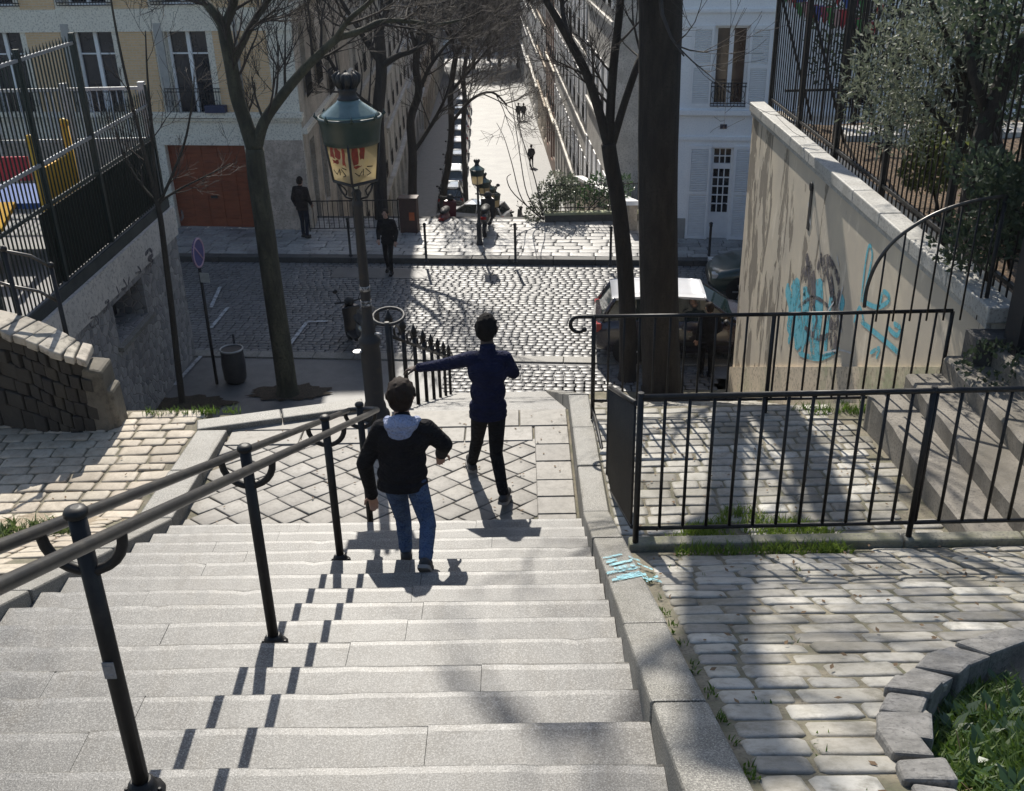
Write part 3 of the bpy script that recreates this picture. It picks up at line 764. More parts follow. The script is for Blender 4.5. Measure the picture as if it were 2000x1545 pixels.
# drain outlet
p = PX(1583, 403, WX)
mb = MB(); mb.box(WX-.012, p.y-.06, p.z-.34, WX+.01, p.y+.06, p.z+.28); mb.lathe([(.06, -.02), (.06, 0)], n=12); mb.xform(Matrix.Translation((WX-.012, p.y, p.z+.28)) @ Matrix.Rotation(PI/2, 4, 'Y'), len(mb.v)-24)
mb.build('drain_slot', IRON_D, rw)
def spray(name, parent, m, X, strokes, wdt, t=.004):
    """sprayed strokes given in photo pixels, on the wall plane x=X"""
    mb = MB()
    for st in strokes:
        wd = wdt
        if isinstance(st[0], (int, float)): wd = st[0]; st = st[1:]
        pts = [PX(a, b_, X) for a, b_ in st]
        # resample smooth
        q = []
        for i in range(len(pts)-1):
            p0, p1, p2, p3 = pts[max(i-1, 0)], pts[i], pts[i+1], pts[min(i+2, len(pts)-1)]
            for k in range(5):
                tt = k/5; q.append(.5*((2*p1)+(p2-p0)*tt+(2*p0-5*p1+4*p2-p3)*tt*tt+(3*p1-p0-3*p2+p3)*tt**3))
        q.append(pts[-1])
        n_ = Vector((1, 0, 0)); L = []
        for i, p_ in enumerate(q):
            d_ = q[min(i+1, len(q)-1)]-q[max(i-1, 0)]; d_.x = 0; s_ = d_.cross(n_).normalized()*wd/2
            if i in (0, len(q)-1): s_ *= .5
            L.append((p_+s_, p_-s_))
        for (a, b_), (c, e) in zip(L, L[1:]): mb.quad(a, b_, e, c)
    sgn = -1 if X > 0 else 1
    for i, v in enumerate(mb.v): mb.v[i] = (X+sgn*t+sgn*.0002*(i//4 % 7), v[1], v[2])
    return mb.build(name, m, parent)
CYAN = mat('cyan_spray', (.05, .42, .54), .75, (.16, .46, .54), 5, .4, .6)
def thin_spray(m, lo, hi, sc=9):
    n = m.node_tree; b = n.nodes['Principled BSDF']; tr = n.nodes.new('ShaderNodeBsdfTransparent'); ms = n.nodes.new('ShaderNodeMixShader')
    n.links.new(ramp(n, tex(n, sc, 6, .75), lo, hi), ms.inputs[0]); n.links.new(tr.outputs[0], ms.inputs[1]); n.links.new(b.outputs[0], ms.inputs[2]); n.links.new(ms.outputs[0], n.nodes['Material Output'].inputs[0])
thin_spray(CYAN, .36, .50, 5)
BLUE = mat('blue_spray', (.05, .20, .36), .75, (.10, .30, .40), 5)
DARKSP = mat('dark_spray', (.05, .05, .065), .8, (.16, .14, .14), 6)
WHITESP = mat('white_spray', (.6, .6, .6), .8); thin_spray(DARKSP, .40, .54, 7)
spray('blue_tag', rw, CYAN, WX, [(.5, (1553, 545), (1556, 610), (1562, 680)), (.46, (1598, 545), (1598, 600), (1592, 660), (1592, 700)), (.14, (1628, 560), (1618, 620), (1612, 690)), (.34, (1576, 560), (1574, 620), (1578, 670)), (.26, (1536, 560), (1545, 600), (1540, 650)), (.2, (1640, 610), (1648, 580)), (.08, (1560, 690), (1600, 700), (1640, 680)), (.10, (1570, 560), (1575, 640), (1565, 690)), (.12, (1540, 560), (1545, 640), (1540, 670)),
    (.05, (1682, 590), (1690, 520), (1698, 480), (1704, 500), (1692, 560), (1685, 590)), (.06, (1690, 590), (1715, 600), (1738, 585), (1726, 570), (1718, 600)), (.07, (1680, 625), (1710, 650), (1740, 675), (1758, 692)), (.06, (1735, 640), (1752, 655), (1758, 640), (1746, 632)), (.05, (1700, 690), (1718, 680), (1712, 700)), (.05, (1668, 630), (1680, 600), (1690, 640))], .06)
spray('dark_figures', rw, DARKSP, WX, [(.16, (1585, 520), (1582, 545), (1580, 575)), (.2, (1614, 512), (1622, 545), (1630, 600)), (.13, (1640, 560), (1636, 620), (1630, 690)), (.10, (1565, 545), (1570, 530), (1588, 512)), (.12, (1604, 515), (1618, 505), (1632, 530), (1640, 555)), (.08, (1586, 590), (1596, 620), (1590, 650)), (.1, (1625, 620), (1622, 660), (1626, 690)), (.05, (1530, 560), (1527, 600), (1532, 610)), (.22, (1588, 530), (1590, 570), (1586, 610)), (.26, (1610, 520), (1606, 548)), (.18, (1622, 550), (1630, 610), (1624, 660)), (.3, (1600, 505), (1603, 515)), (.06, (1560, 600), (1590, 580), (1620, 600)), (.09, (1572, 640), (1600, 660), (1634, 650)), (.16, (1575, 500), (1580, 520), (1572, 548))], .1, .0065)
spray('white_marks', rw, WHITESP, WX, [(.03, (1636, 500), (1640, 520)), (.04, (1648, 560), (1640, 600), (1645, 650)), (.03, (1616, 610), (1630, 590)), (.03, (1588, 630), (1585, 660)), (.05, (1580, 395), (1584, 440)), (.025, (1605, 690), (1640, 684), (1665, 690))], .03, .009)

# ================================================================== HANDRAIL of the upper flight
HX = -1.292
hr = empty('handrail', (HX, 7.2, LZ), 0, 'double black handrail on posts down the middle of the granite stairs', 'handrail')
def H_(mb, name, m): 
    mb.xform(Matrix.Translation((-HX, -7.2, -LZ))); return mb.build(name, m, hr)
RH = .995
for dx in (-.118, .118):
    mb = MB(); pts = [(HX+dx, y, nose(y)+RH) for y in np.linspace(-2.2, 7.35, 12)]
    mb.tube(pts, .0205, 10); H_(mb, 'rail', RAILM)
mb = MB(); pts = [(HX+.118*math.cos(t), 7.35+.14*math.sin(t), nose(7.35+.14*math.sin(t))+RH) for t in np.linspace(PI, 0, 13)]
mb.tube(pts, .022, 10); H_(mb, 'rail_end_loop', RAILM)
def snap_nose(y):  # a tread the post stands on
    k = math.floor((Y0N-y)/TR); return LZ+RI*(k+1) if y < Y0N else LZ
for y in (-1.15, .69, 2.50, 4.15, 5.92, 7.22):
    z = snap_nose(y); t = nose(y)+1.05
    mb = MB(); x = HX
    mb.tube([(x, y, z), (x, y, t)], .027, 12)
    mb.lathe([(.031, 0), (.035, .004), (.036, .016), (.030, .026), (.012, .031)], (x, y, t-.006), 12)
    mb.lathe([(.072, 0), (.072, .01), (.055, .016), (.046, .05), (.033, .07)], (x, y, z), 12)
    for sx_, sy_ in ((.056, .0), (-.056, 0), (0, -.056)): mb.lathe([(.008, 0), (.008, .016), (.005, .02)], (x+sx_, y+sy_, z+.010), 6)
    po = H_(mb, 'post', IRON)
    mb = MB(); bz = nose(y)+RH; pts = [(x+.118*math.cos(a), y, bz-.02+.12*math.sin(a)) for a in np.linspace(PI, 2*PI, 13)]
    pts = [(x-.118, y, bz+.01)]+pts+[(x+.118, y, bz+.01)]
    mb.tube(pts, .017, 8); H_(mb, 'rail_bracket', IRON)
mb = MB(); p = Vector((HX, 2.50, nose(2.5)+.50)); mb.obox(p+Vector((-.018, -.0325, -.03)), (.036, 0, 0), (0, .004, 0), (0, 0, .062)); mb.obox(p+Vector((-.010, -.0345, -.022)), (.02, 0, 0), (0, .003, 0), (0, 0, .008)); mb.obox(p+Vector((-.010, -.0345, .012)), (.02, 0, 0), (0, .003, 0), (0, 0, .008))
H_(mb, 'sticker', mat('grey_sticker', (.30, .29, .29), .7, (.2, .2, .2), 60))

# ---- lower flight railing with pointed finials
fr = tag(empty('spear_railing', (-1.36, 9.5, LZ)), 'black railing with pointed finials running down the lower stairs beyond the lamp', 'railing')
def rail_h(y): return max(LZ-.474*(y-9.42), 0)
y = 9.75
for dz in (.86,):
    mb = MB(); mb.tube([(0, y_-9.5, rail_h(y_)-LZ+dz) for y_ in (9.75, 12, 15, 18.3)], .02, 8)
mb.build('rail', IRON, fr)
while y < 18.3:
    b0 = MB(); z = rail_h(y)-LZ
    b0.tube([(0, y-9.5, z-.02), (0, y-9.5, z+1.0)], .026, 8); b0.build('baluster', IRON, fr)
    f0 = MB(); f0.lathe([(.026, 0), (.045, .015), (.026, .035), (.045, .06), (.028, .11), (.004, .18)], (0, y-9.5, z+.97), 8); f0.build('finial', IRON, fr)
    y += 1.08
# scrolls hanging below the top rail
for y in np.arange(10.29, 18, 1.08):
    mb = MB(); z = rail_h(y)-LZ; mb.tube([(0, y-9.5+(.30-.012*i)*math.cos(t), z+.93+(.10-.004*i)*math.sin(t)-.47*(.30-.012*i)*math.cos(t)) for i, t in enumerate(np.linspace(0, 2*PI, 16))], .014, 6, caps=False); mb.build('scroll', IRON, fr)
mb = MB(); mb.tube([(.0+.16*math.cos(t), .16*math.sin(t)+.25, .92+.03*math.sin(t)) for t in np.linspace(0, 2*PI, 18)], .018, 8, caps=False); mb.tube([(0, .09, .92), (0, .09, 0)], .025, 8); mb.build('end_ring', IRON_D, fr)

# ================================================================== LAMP
lx, ly = -1.50, 9.28
lp = empty('street_lamp', (lx, ly, LZ), 0, 'tall dark green street lamp with painted amber lantern at the foot of the granite flight', 'street lamp'); lp.scale = (.96, .96, .967)
mb = MB()
mb.lathe([(.15, 0), (.15, .06), (.12, .10), (.115, .16), (.10, .2), (.105, .75), (.095, .82), (.115, .86), (.115, .9), (.085, .93), (.07, 1.0), (.075, 1.04), (.06, 1.08), (.052, 1.2), (.045, 2.25), (.055, 2.27), (.055, 2.31), (.04, 2.34), (.05, 2.40), (.03, 2.44)], n=12)
mb.build('post', IRON_D, lp)
mb = MB()
for z, h, r in ((1.42, .05, .0535), (1.26, .03, .0545), (1.30, .02, .0555)): mb.lathe([(r, 0), (r, h)], (0, 0, z), 12)
mb.build('sticker', mat('torn_sticker', (.42, .40, .38), .8, (.08, .08, .08), 30, .45, .55), lp)
mb = MB(); mb.tube([(.07, -.06, .98), (.14, -.08, .98)], .012, 6); mb.lathe([(.05, 0), (.05, .012)], (-.12, -.06, .78), 10); mb.build('cable_clip', GALV, lp)
gb0, gb1 = 2.52, 2.90      # glass bottom and top
rb, rt = .205, .255
br = MB()
for k in range(4):
    a = PI/4+k*PI/2+PI/4
    c_, s_ = math.cos(a), math.sin(a)
    br.tube([(c_*.03, s_*.03, 2.34), (c_*.10, s_*.10, 2.36), (c_*.14, s_*.14, 2.42), (c_*.17, s_*.17, 2.50)], .011, 6)
    br.tube([(c_*.17*math.cos(t*.0)+0, s_*.17, 2.50), (c_*.12, s_*.12, 2.46), (c_*.09, s_*.09, 2.42), (c_*.10, s_*.10, 2.38)], .008, 5)
br.build('bracket', IRON_D, lp)
fr_ = MB()
for k in range(4):
    a = k*PI/2+PI/2; b = a+PI/2
    P0 = Vector((math.cos(a)*rb, math.sin(a)*rb, gb0)); P1 = Vector((math.cos(a)*rt, math.sin(a)*rt, gb1)); Q0 = Vector((math.cos(b)*rb, math.sin(b)*rb, gb0)); Q1 = Vector((math.cos(b)*rt, math.sin(b)*rt, gb1))
    fr_.tube([P0, P1], .013, 6); fr_.tube([P0, Q0], .016, 6); fr_.tube([P1, Q1], .014, 6)
fr_.build('lantern_frame', IRON_D, lp)
m, n, b = _m('lantern_glass')
tr = n.nodes.new('ShaderNodeBsdfTranslucent'); gl = n.nodes.new('ShaderNodeBsdfTransparent'); gs = n.nodes.new('ShaderNodeBsdfGlossy')
gc = mix(n, (.80, .73, .56), (.72, .68, .60), ramp(n, tex(n, 7, 4, .6), .4, .6)); n.links.new(gc, tr.inputs[0]); gl.inputs[0].default_value = (.92, .88, .78, 1); gs.inputs['Roughness'].default_value = .15
m1 = n.nodes.new('ShaderNodeMixShader'); m1.inputs[0].default_value = .45; n.links.new(tr.outputs[0], m1.inputs[1]); n.links.new(gl.outputs[0], m1.inputs[2])
m2 = n.nodes.new('ShaderNodeMixShader'); m2.inputs[0].default_value = .08; n.links.new(m1.outputs[0], m2.inputs[1]); n.links.new(gs.outputs[0], m2.inputs[2])
n.links.new(m2.outputs[0], n.nodes['Material Output'].inputs[0])
REDP = mat('red_paint', (.30, .035, .02), .6, (.16, .02, .012), 20)
for k in range(4):
    a = k*PI/2+PI/2; b = a+PI/2
    P0 = Vector((math.cos(a)*rb, math.sin(a)*rb, gb0)); P1 = Vector((math.cos(a)*rt, math.sin(a)*rt, gb1)); Q0 = Vector((math.cos(b)*rb, math.sin(b)*rb, gb0)); Q1 = Vector((math.cos(b)*rt, math.sin(b)*rt, gb1))
    g = MB(); nrm = (Q0-P0).cross(P1-P0).normalized()
    i0 = nrm*-.004
    g.hexa([P0+i0, Q0+i0, Q0, P0, P1+i0, Q1+i0, Q1, P1]); go = g.build('glass_pane', MATS['lantern_glass'], lp)
    if k in (0, 1, 2):     # stickers and painted scrawls on the panes
        rs = random.Random(400+k); st = MB()
        def gp_(u, v): return P0.lerp(Q0, u).lerp(P1.lerp(Q1, u), v)+nrm*.003
        shapes = [[(.12, .62), (.3, .60), (.32, .86), (.16, .9)], [(.34, .66), (.58, .58), (.62, .82), (.40, .92)], [(.2, .46), (.5, .5), (.48, .58), (.22, .56)], [(.64, .5), (.8, .46), (.84, .9), (.68, .92)]] if k == 1 else [[(.1, .5), (.3, .5), (.28, .95), (.1, .95)], [(.34, .62), (.5, .6), (.52, .9), (.36, .92)], [(.12, .40), (.4, .42), (.38, .47), (.12, .46)]]
        for q in shapes:
            mid = Vector((sum(a_[0] for a_ in q)/4, sum(a_[1] for a_ in q)/4))
            pts = []
            for i in range(4):
                a_, c_ = Vector(q[i]), Vector(q[(i+1) % 4])
                for t in (0, .33, .66):
                    z_ = a_.lerp(c_, t)+Vector((rs.uniform(-.03, .03), rs.uniform(-.03, .03))); pts.append(gp_(z_.x, z_.y))
            st.poly(pts)
        st.build('red_sticker', REDP, go)
        sw = MB()
        for a_, c_ in (((.15, .3), (.3, .2)), ((.3, .2), (.42, .32)), ((.45, .2), (.46, .36)), ((.55, .36), (.75, .22)), ((.75, .22), (.6, .18)), ((.6, .4), (.8, .38))):
            sw.tube([gp_(*a_), gp_(*c_)], .0045, 4)
        sw.build('black_scrawl', IRON_D, go)
mb = MB(); z = gb1
mb.lathe([(.243, z-.03), (.262, z-.02), (.268, z+.03), (.277, z+.10), (.283, z+.13), (.298, z+.195), (.306, z+.205), (.306, z+.218), (.292, z+.226)], n=32); mb.build('lantern_rim', GREENM, lp)
mb = MB(); mb.lathe([(.291, z+.222), (.25, z+.252), (.19, z+.295), (.14, z+.33), (.112, z+.352), (.10, z+.37)], n=32); mb.build('lantern_roof', ROOFM, lp)
for k in range(8):
    a = k*PI/4+.2; c_, s_ = math.cos(a), math.sin(a)
    m_ = MB(); m_.tube([(c_*.07, s_*.07, z+.47), (c_*.105, s_*.105, z+.53), (c_*.115, s_*.115, z+.575), (c_*.085, s_*.085, z+.615)], [.02, .026, .022, .006], 6); m_.build('crown_leaf', IRON_D, lp)
    m_ = MB(); m_.tube([(c_*.29, s_*.29, z+.205), (c_*.325, s_*.325, z+.235), (c_*.315, s_*.315, z+.265)], [.016, .014, .004], 5); m_.build('rim_leaf', GREENM, lp)
mb = MB(); mb.lathe([(.10, z+.366), (.105, z+.376), (.09, z+.39), (.075, z+.43), (.09, z+.45), (.09, z+.465), (.06, z+.475), (.055, z+.55), (.05, z+.58), (.02, z+.60)], n=16)
mb.build('crown_finial', IRON_D, lp)
mb = MB(); mb.lathe([(.02, 2.44), (.02, 2.6), (.045, 2.62), (.05, 2.74), (.03, 2.8), (.01, 2.82)], n=10); mb.build('bulb_holder', mat('bulb', (.7, .68, .6), .3), lp)
# small lamps down the hill stairs
def small_lamp(x, y, zb, lab, s=1.0):
    o = empty('stair_lamp', (x, y, zb), 0, lab, 'street lamp', 'small lamps down the middle of the hill stairs'); o.scale = (s,)*3
    return o
sl0 = small_lamp(*(0, 0, 0), 'x')
for ch in lp.children:
    if ch.name.split('.')[0] in ('post', 'lantern_frame', 'lantern_rim', 'lantern_roof', 'crown_finial', 'bracket', 'glass_pane', 'crown_leaf'):
        c = ch.copy(); C.objects.link(c); c.parent = sl0
q0 = PZ(937, 478, PVZ); q1 = PY(935, 314, q0.y)
labs = ['dark lamp standing on the far pavement at the head of the hill stairs', 'highest of the small dark lamps down the middle of the hill stairs', 'middle one of the three small dark lamps going down the hill stairs', 'lowest small dark lamp at the foot of the hill stairs']
for i, (px, py, Y) in enumerate(((935, 314, q0.y), (945, 340, 40), (955, 354, 43), (965, 366, 46))):
    if i:
        k_ = -ray(px, py)[2]/ray(px, py)[1]; Y = 8.36/(.4746-k_)
    t = PY(px, py, Y); zb = t.z-2.78 if i else PVZ
    if i == 0: t = Vector((q0.x, q0.y, q1.z))
    o = sl0 if i == 0 else copy_tree(sl0)
    o.location = (t.x, Y, zb); o.scale = ((t.z-zb)/3.45,)*3; o['label'] = labs[i]

# ================================================================== RAILINGS round the terrace
def railing(name, label, O, pts, bar_sp, h, posts=(), cat='railing', kr=.011, scroll=None, lowz=.09):
    """pts: ground line (x,y,z); top rail follows it h above"""
    r = empty(name, O, 0, label, cat); O = Vector(O); P = [Vector(p)-O for p in pts]
    top = MB(); tp = [p+Vector((0, 0, h)) for p in P]
    if scroll: tp = [Vector(q)-O for q in scroll]+tp
    for a, b in zip(tp, tp[1:]):
        top.tube([a, b], .019 if not scroll else .02, 8)
    top.build('top_rail', IRON, r)
    if lowz is not None:
        lo = MB()
        for a, b in zip(P, P[1:]): lo.tube([a+Vector((0, 0, lowz)), b+Vector((0, 0, lowz))], .014, 6)
        lo.build('bottom_rail', IRON, r)
    L = 0; d = .0
    for a, b in zip(P, P[1:]):
        l = (b-a).length; n_ = max(1, round(l/bar_sp))
        for i in range(1, n_):
            q = a.lerp(b, i/n_); m_ = MB(); m_.tube([q+Vector((0, 0, lowz or 0)), q+Vector((0, 0, h))], kr, 6); m_.build('bar', IRON, r)
    for q in posts:
        q = Vector(q)-O; m_ = MB(); m_.tube([q+Vector((0, 0, -.1)), q+Vector((0, 0, h+.01))], .02, 8); m_.build('post', IRON, r)
    return r
near = [(.71, 5.56, 5.25), (4.6, 5.60, 5.25)]
railing('railing', 'near black iron railing along the edge of the cobbled terrace', (.71, 5.56, 5.27), near, .148, 1.03, [(.71, 5.56, 5.27), (2.48, 5.58, 5.27), (4.25, 5.6, 5.27)])
side = [(.70, 5.58, 5.27), (.70, 7.0, 4.72), (.69, 7.75, 4.66)]
railing('railing', 'short side railing of close bars running back from the near corner of the terrace', (.70, 5.7, 5.1), [(.70, 5.70, 5.17), (.70, 7.45, 4.45)], .055, 1.0, [(.70, 7.45, 4.45)])
fz = 4.60
far_top = 5.55
rr = railing('railing', 'far terrace railing ending in a scroll, in front of the tree trunk', (.66, 8.75, fz), [(.66, 8.75, fz), (2.2, 8.72, fz), (3.9, 8.68, fz+.02)], .145, far_top-fz, [(.66, 8.75, fz), (2.3, 8.72, fz), (3.9, 8.68, fz)])
mb = MB()
cx_, cz_ = .52, far_top-.075-fz
pts = [(.0, 0, far_top-fz)]+[(cx_-.66+.075*math.cos(t), 0, cz_+.075*math.sin(t)) for t in np.linspace(PI/2, PI*1.75, 12)]
mb.tube([(.05, 0, far_top-fz)]+pts, .018, 8); mb.ball(pts[-1], .026, 8); mb.build('scroll_end', IRON, rr)
mb = MB()
mb.tube([(.0, 0, .02), (.02, -.55, .02), (.04, -1.2, -.02)], .016, 6); mb.build('foot_rail', IRON, rr)
# curved railing that climbs with the park steps
crv = [PY(px, py, 8.55) for px, py in ((1688, 600), (1694, 560), (1712, 515), (1745, 472), (1790, 438), (1840, 412), (1900, 393), (1965, 383))]
cr = empty('curved_railing', crv[0], 0, 'curved black railing sweeping up beside the park steps in front of the painted wall', 'railing')
O = crv[0]; mb = MB()
q = []
for i in range(len(crv)-1):
    p0, p1, p2, p3 = crv[max(i-1, 0)], crv[i], crv[i+1], crv[min(i+2, len(crv)-1)]
    for k in range(4):
        tt = k/4; q.append(.5*((2*p1)+(p2-p0)*tt+(2*p0-5*p1+4*p2-p3)*tt*tt+(3*p1-p0-3*p2+p3)*tt**3)-O)
q.append(crv[-1]-O); mb.tube(q, .017, 8); mb.build('top_rail', RAILM, cr)
def crvz(x):
    for a, b in zip(q, q[1:]):
        if a.x <= x <= b.x: return a.z+(b.z-a.z)*(x-a.x)/max(1e-6, b.x-a.x)
    return q[-1].z
x = .12
while x < q[-1].x:
    zz = crvz(x); b0 = MB(); b0.tube([(x, 0, min(far_top-O.z-.02, zz-.1)), (x, 0, zz)], .009, 6); b0.build('bar', IRON, cr); x += .15
b0 = MB(); b0.tube([(q[-1].x, 0, q[-1].z), (q[-1].x, 0, 5.2-O.z)], .02, 8); b0.build('post', IRON, cr)
# park steps
STEPM = mat('worn_step_stone', (.25, .225, .19), .75, (.13, .115, .09), 2.2, .35, .65, fine=45, bmp=.4)
st_ = empty('park_steps', (2.92, 7.0, 5.0), 0, 'worn stone steps climbing to the park gate at the right of the terrace', 'steps')
for i in range(6):
    x0 = 3.12+.315*i; z1 = 4.92+.172*i
    mb = MB(); rj = random.Random(600+i); n_ = 16; y0, y1 = 5.66, 8.36
    for k in range(n_+1):
        y = y0+(y1-y0)*k/n_; e = rj.uniform(-.008, .008); c = rj.uniform(.012, .03)
        for x, z in ((x0+e, 4.3), (x0+e, z1-c), (x0+e+c, z1+rj.uniform(-.003, .003)), (x0+.36, z1), (x0+.36, 4.3)): mb.v.append((x-2.92, y-7.0, z-5))
    for k in range(n_):
        for j in range(5):
            p, q = k*5+j, k*5+(j+1) % 5; mb.face((p, p+5, q+5, q))
    mb.face(tuple(range(5))); mb.face(tuple(n_*5+j for j in reversed(range(5)))); mb.build('step', STEPM, st_)
mb = MB(); mb.box(5.0-2.92, 5.70-7, -.6, 8-2.92, 8.34-7, 5.95-5); mb.build('top_slab', STEPM, st_)

# ================================================================== PARK behind the wall
sheet('park_ground', LITTER, WX+.45, 22, 8.3, 18.22, lambda x, y: WT-.35+.05*math.sin(x*2.1+y)+.04*math.sin(y*1.7), 20, 20, 6)
struct_path = MB(); struct_path.box(5.2, 16.4, WT-.6, 22, 17.2, WT-.22); struct(struct_path.build('park_path', SLATEP))
PKF = empty('park_fence', (WX+.30, 8.3, WT-.15), 0, 'tall black iron park fence standing on top of the painted wall', 'fence')
fx = 0; fh = 2.7
mb = MB()
for z in (.18, fh-.35): mb.box(-.02, -4.2, z, .02, 10.0, z+.04)
mb.build('rail', IRON, PKF)
nb = 99
for i in range(nb):
    y = -4.1+14.0*i/(nb-1); m_ = MB(); m_.tube([(0, y, -.0), (0, y, fh-.1), (0, y, fh)], [.011, .011, .002], 5); m_.build('bar', IRON, PKF)
for y in (-2.0, .0, 2.0, 4.0, 6.0, 8.0, 10.0):
    m_ = MB(); m_.box(-.035, y-.035, -.1, .035, y+.035, fh+.05); m_.tube([(.02, y, 1.9), (.75, y, -.2)], .022, 6); m_.build('post', IRON, PKF)
ret = empty('park_fence', (WX+.45, 18.15, WT), 0, 'black iron fence at the far end of the park, before the white house', 'fence')
mb = MB()
for z in (.18, fh-.35): mb.box(0.04, -.02, z, 6.0, .02, z+.04)
mb.build('rail', IRON, ret)
for i in range(48):
    x = .1+.125*i; m_ = MB(); m_.tube([(x, 0, -.35), (x, 0, fh)], .010, 5); m_.build('bar', IRON, ret)
for x in (1.3, 3.2):
    m_ = MB(); m_.tube([(x, 0, -.4), (x, 0, fh+.1)], .035, 6); m_.tube([(x, 0, 2.0), (x+.75, -.6, -.3)], .03, 6); m_.build('post', IRON, ret)
# gate pier: dark metal post at the end of the wall
gp_ = empty('gate_post', (4.28, 8.05, 5.0), 0, 'thick dark gate post at the near end of the park wall', 'post')
mb = MB(); mb.box(-.13, -.13, -.8, .13, .13, 3.0); mb.box(-.17, -.17, -.8, .17, .17, -.2); mb.box(-.16, -.16, 3.0, .16, .16, 3.1); mb.lathe([(.05, 3.1), (.11, 3.16), (.11, 3.26), (.03, 3.34)], n=10); mb.build('shaft', IRON_D, gp_)
mb = MB()
for x in np.arange(.22, 2.6, .12): mb.tube([(x, 0, 1.2), (x, 0, 3.0)], .011, 5)
for z in (1.25, 2.2, 2.9): mb.box(.13, -.02, z, 2.6, .02, z+.04)
mb.build('gate_leaf', IRON, gp_)
# dark plastered pier closing the wall's near end
mb = MB(); mb.box(3.9, 8.12, 3.6, 4.46, 8.36, 5.52); tag(mb.build('wall_pier', mat('grey_pier', (.10, .095, .09), .85, (.06, .058, .055), 3, fine=30, bmp=.3)), 'dark grey pier at the near foot of the painted wall', 'pier')
# bunting
bt = empty('bunting', (5.0, 20.0, 9.2), 0, 'string of red green and blue bunting above the park', 'bunting')
cols = [((.35, .03, .04), 'red_flag'), ((.05, .25, .08), 'green_flag'), ((.05, .12, .4), 'blue_flag'), ((.5, .5, .5), 'white_flag'), ((.4, .08, .18), 'pink_flag')]
fm = [mat(nm, c, .7) for c, nm in cols]
P1, P2, P3 = PY(1530, -20, 20), PY(1620, 25, 19), PY(1715, 45, 18.2)
for A, B in ((P1, P2), (P2, P3), (PY(1560, 5, 19), PY(1660, 20, 18)), (PY(1600, -30, 18), PY(1730, 10, 18.5))):
    mb = MB(); mb.tube([A-bt.location, (A+B)/2-bt.location+Vector((0, 0, -.06)), B-bt.location], .006, 4); mb.build('string', TWIG, bt)
    for i in range(8):
        p = A.lerp(B, (i+.3)/8)-bt.location; m_ = MB()
        a = Vector((.11, .03, 0)); m_.poly([p-a, p+a, p+Vector((.02, .02, -.26))]); m_.poly([p+a+Vector((0, .004, 0)), p-a+Vector((0, .004, 0)), p+Vector((.02, .024, -.26))])
        m_.build('flag', fm[(i*2+1) % 5], bt)

# ================================================================== LEFT: playground terrace wall, fence, bastion
LX = -7.3; LT = 3.36
lw = empty('playground_wall', (0, 0, 0), 0, 'rubble stone wall of the playground terrace with a pale scrawled band and a square opening', 'wall')
y0_, y1_ = 9.3, 21.0
RUB = _m('rubble_wall'); m, n, b = RUB
vo = n.nodes.new('ShaderNodeTexVoronoi'); vo.inputs['Scale'].default_value = 6.5; vo.inputs['Randomness'].default_value = .9
tc = n.nodes.new('ShaderNodeTexCoord'); n.links.new(tc.outputs['Object'], vo.inputs[0])
v2 = n.nodes.new('ShaderNodeTexVoronoi'); v2.feature = 'DISTANCE_TO_EDGE'; v2.inputs['Scale'].default_value = 6.5; v2.inputs['Randomness'].default_value = .9; n.links.new(tc.outputs['Object'], v2.inputs[0])
sep = n.nodes.new('ShaderNodeSeparateColor'); n.links.new(vo.outputs['Color'], sep.inputs[0])
col = ramp(n, sep.outputs[0], 0, 1, (.16, .16, .165), (.36, .345, .33))
col = mix(n, (.30, .28, .26), col, ramp(n, v2.outputs['Distance'], .02, .06)); n.links.new(col, b.inputs['Base Color']); b.inputs['Roughness'].default_value = .9
bump(n, b, ramp(n, v2.outputs['Distance'], .0, .12), .7, .03)
op = sorted([PX(228, 640, LX).y, PX(285, 590, LX).y]); oz = (PX(255, 650, LX).z, PX(255, 562, LX).z)
mb = MB()
ys_ = [y0_, op[0], op[1], y1_]; zs_ = [-.2, oz[0], oz[1], LT-.62]
for i in range(3):
    for j in range(3):
        if i == 1 and j == 1: continue
        mb.quad((LX, ys_[i+1], zs_[j]), (LX, ys_[i], zs_[j]), (LX, ys_[i], zs_[j+1]), (LX, ys_[i+1], zs_[j+1])); mb.v[-4:] = mb.v[-4:][::-1]
a_, b_, c_, d_ = op[0], op[1], oz[0], oz[1]; D_ = LX-.6
mb.quad((LX, a_, c_), (D_, a_, c_), (D_, a_, d_), (LX, a_, d_)); mb.quad((LX, b_, d_), (D_, b_, d_), (D_, b_, c_), (LX, b_, c_)); mb.quad((LX, a_, d_), (D_, a_, d_), (D_, b_, d_), (LX, b_, d_)); mb.quad((LX, b_, c_), (D_, b_, c_), (D_, a_, c_), (LX, a_, c_))
mb.quad((LX, y1_, -.2), (LX-8, y1_, -.2), (LX-8, y1_, LT-.6), (LX, y1_, LT-.6))
mb.build('rubble_face', RUB[0], lw)
mb = MB(); mb.box(D_-.02, a_-.1, c_-.1, D_, b_+.1, d_+.1); mb.build('shutter_panel', IRON_D, lw)
mb = MB(); mb.hexa([(LX-.05, a_-.12, c_-.10), (LX+.10, a_-.12, c_-.10), (LX+.10, b_+.12, c_-.10), (LX-.05, b_+.12, c_-.10), (LX-.05, a_-.12, c_), (LX+.10, a_-.12, c_-.02), (LX+.10, b_+.12, c_-.02), (LX-.05, b_+.12, c_)]); mb.build('sill', KERB, lw)
mb = MB(); mb.box(LX-8, y0_, LT-.60, LX+.05, y1_+.03, LT); mb.build('pale_band', mat('band_render', (.62, .57, .51), .85, (.50, .465, .42), 1.6, fine=18, bmp=.2), lw)
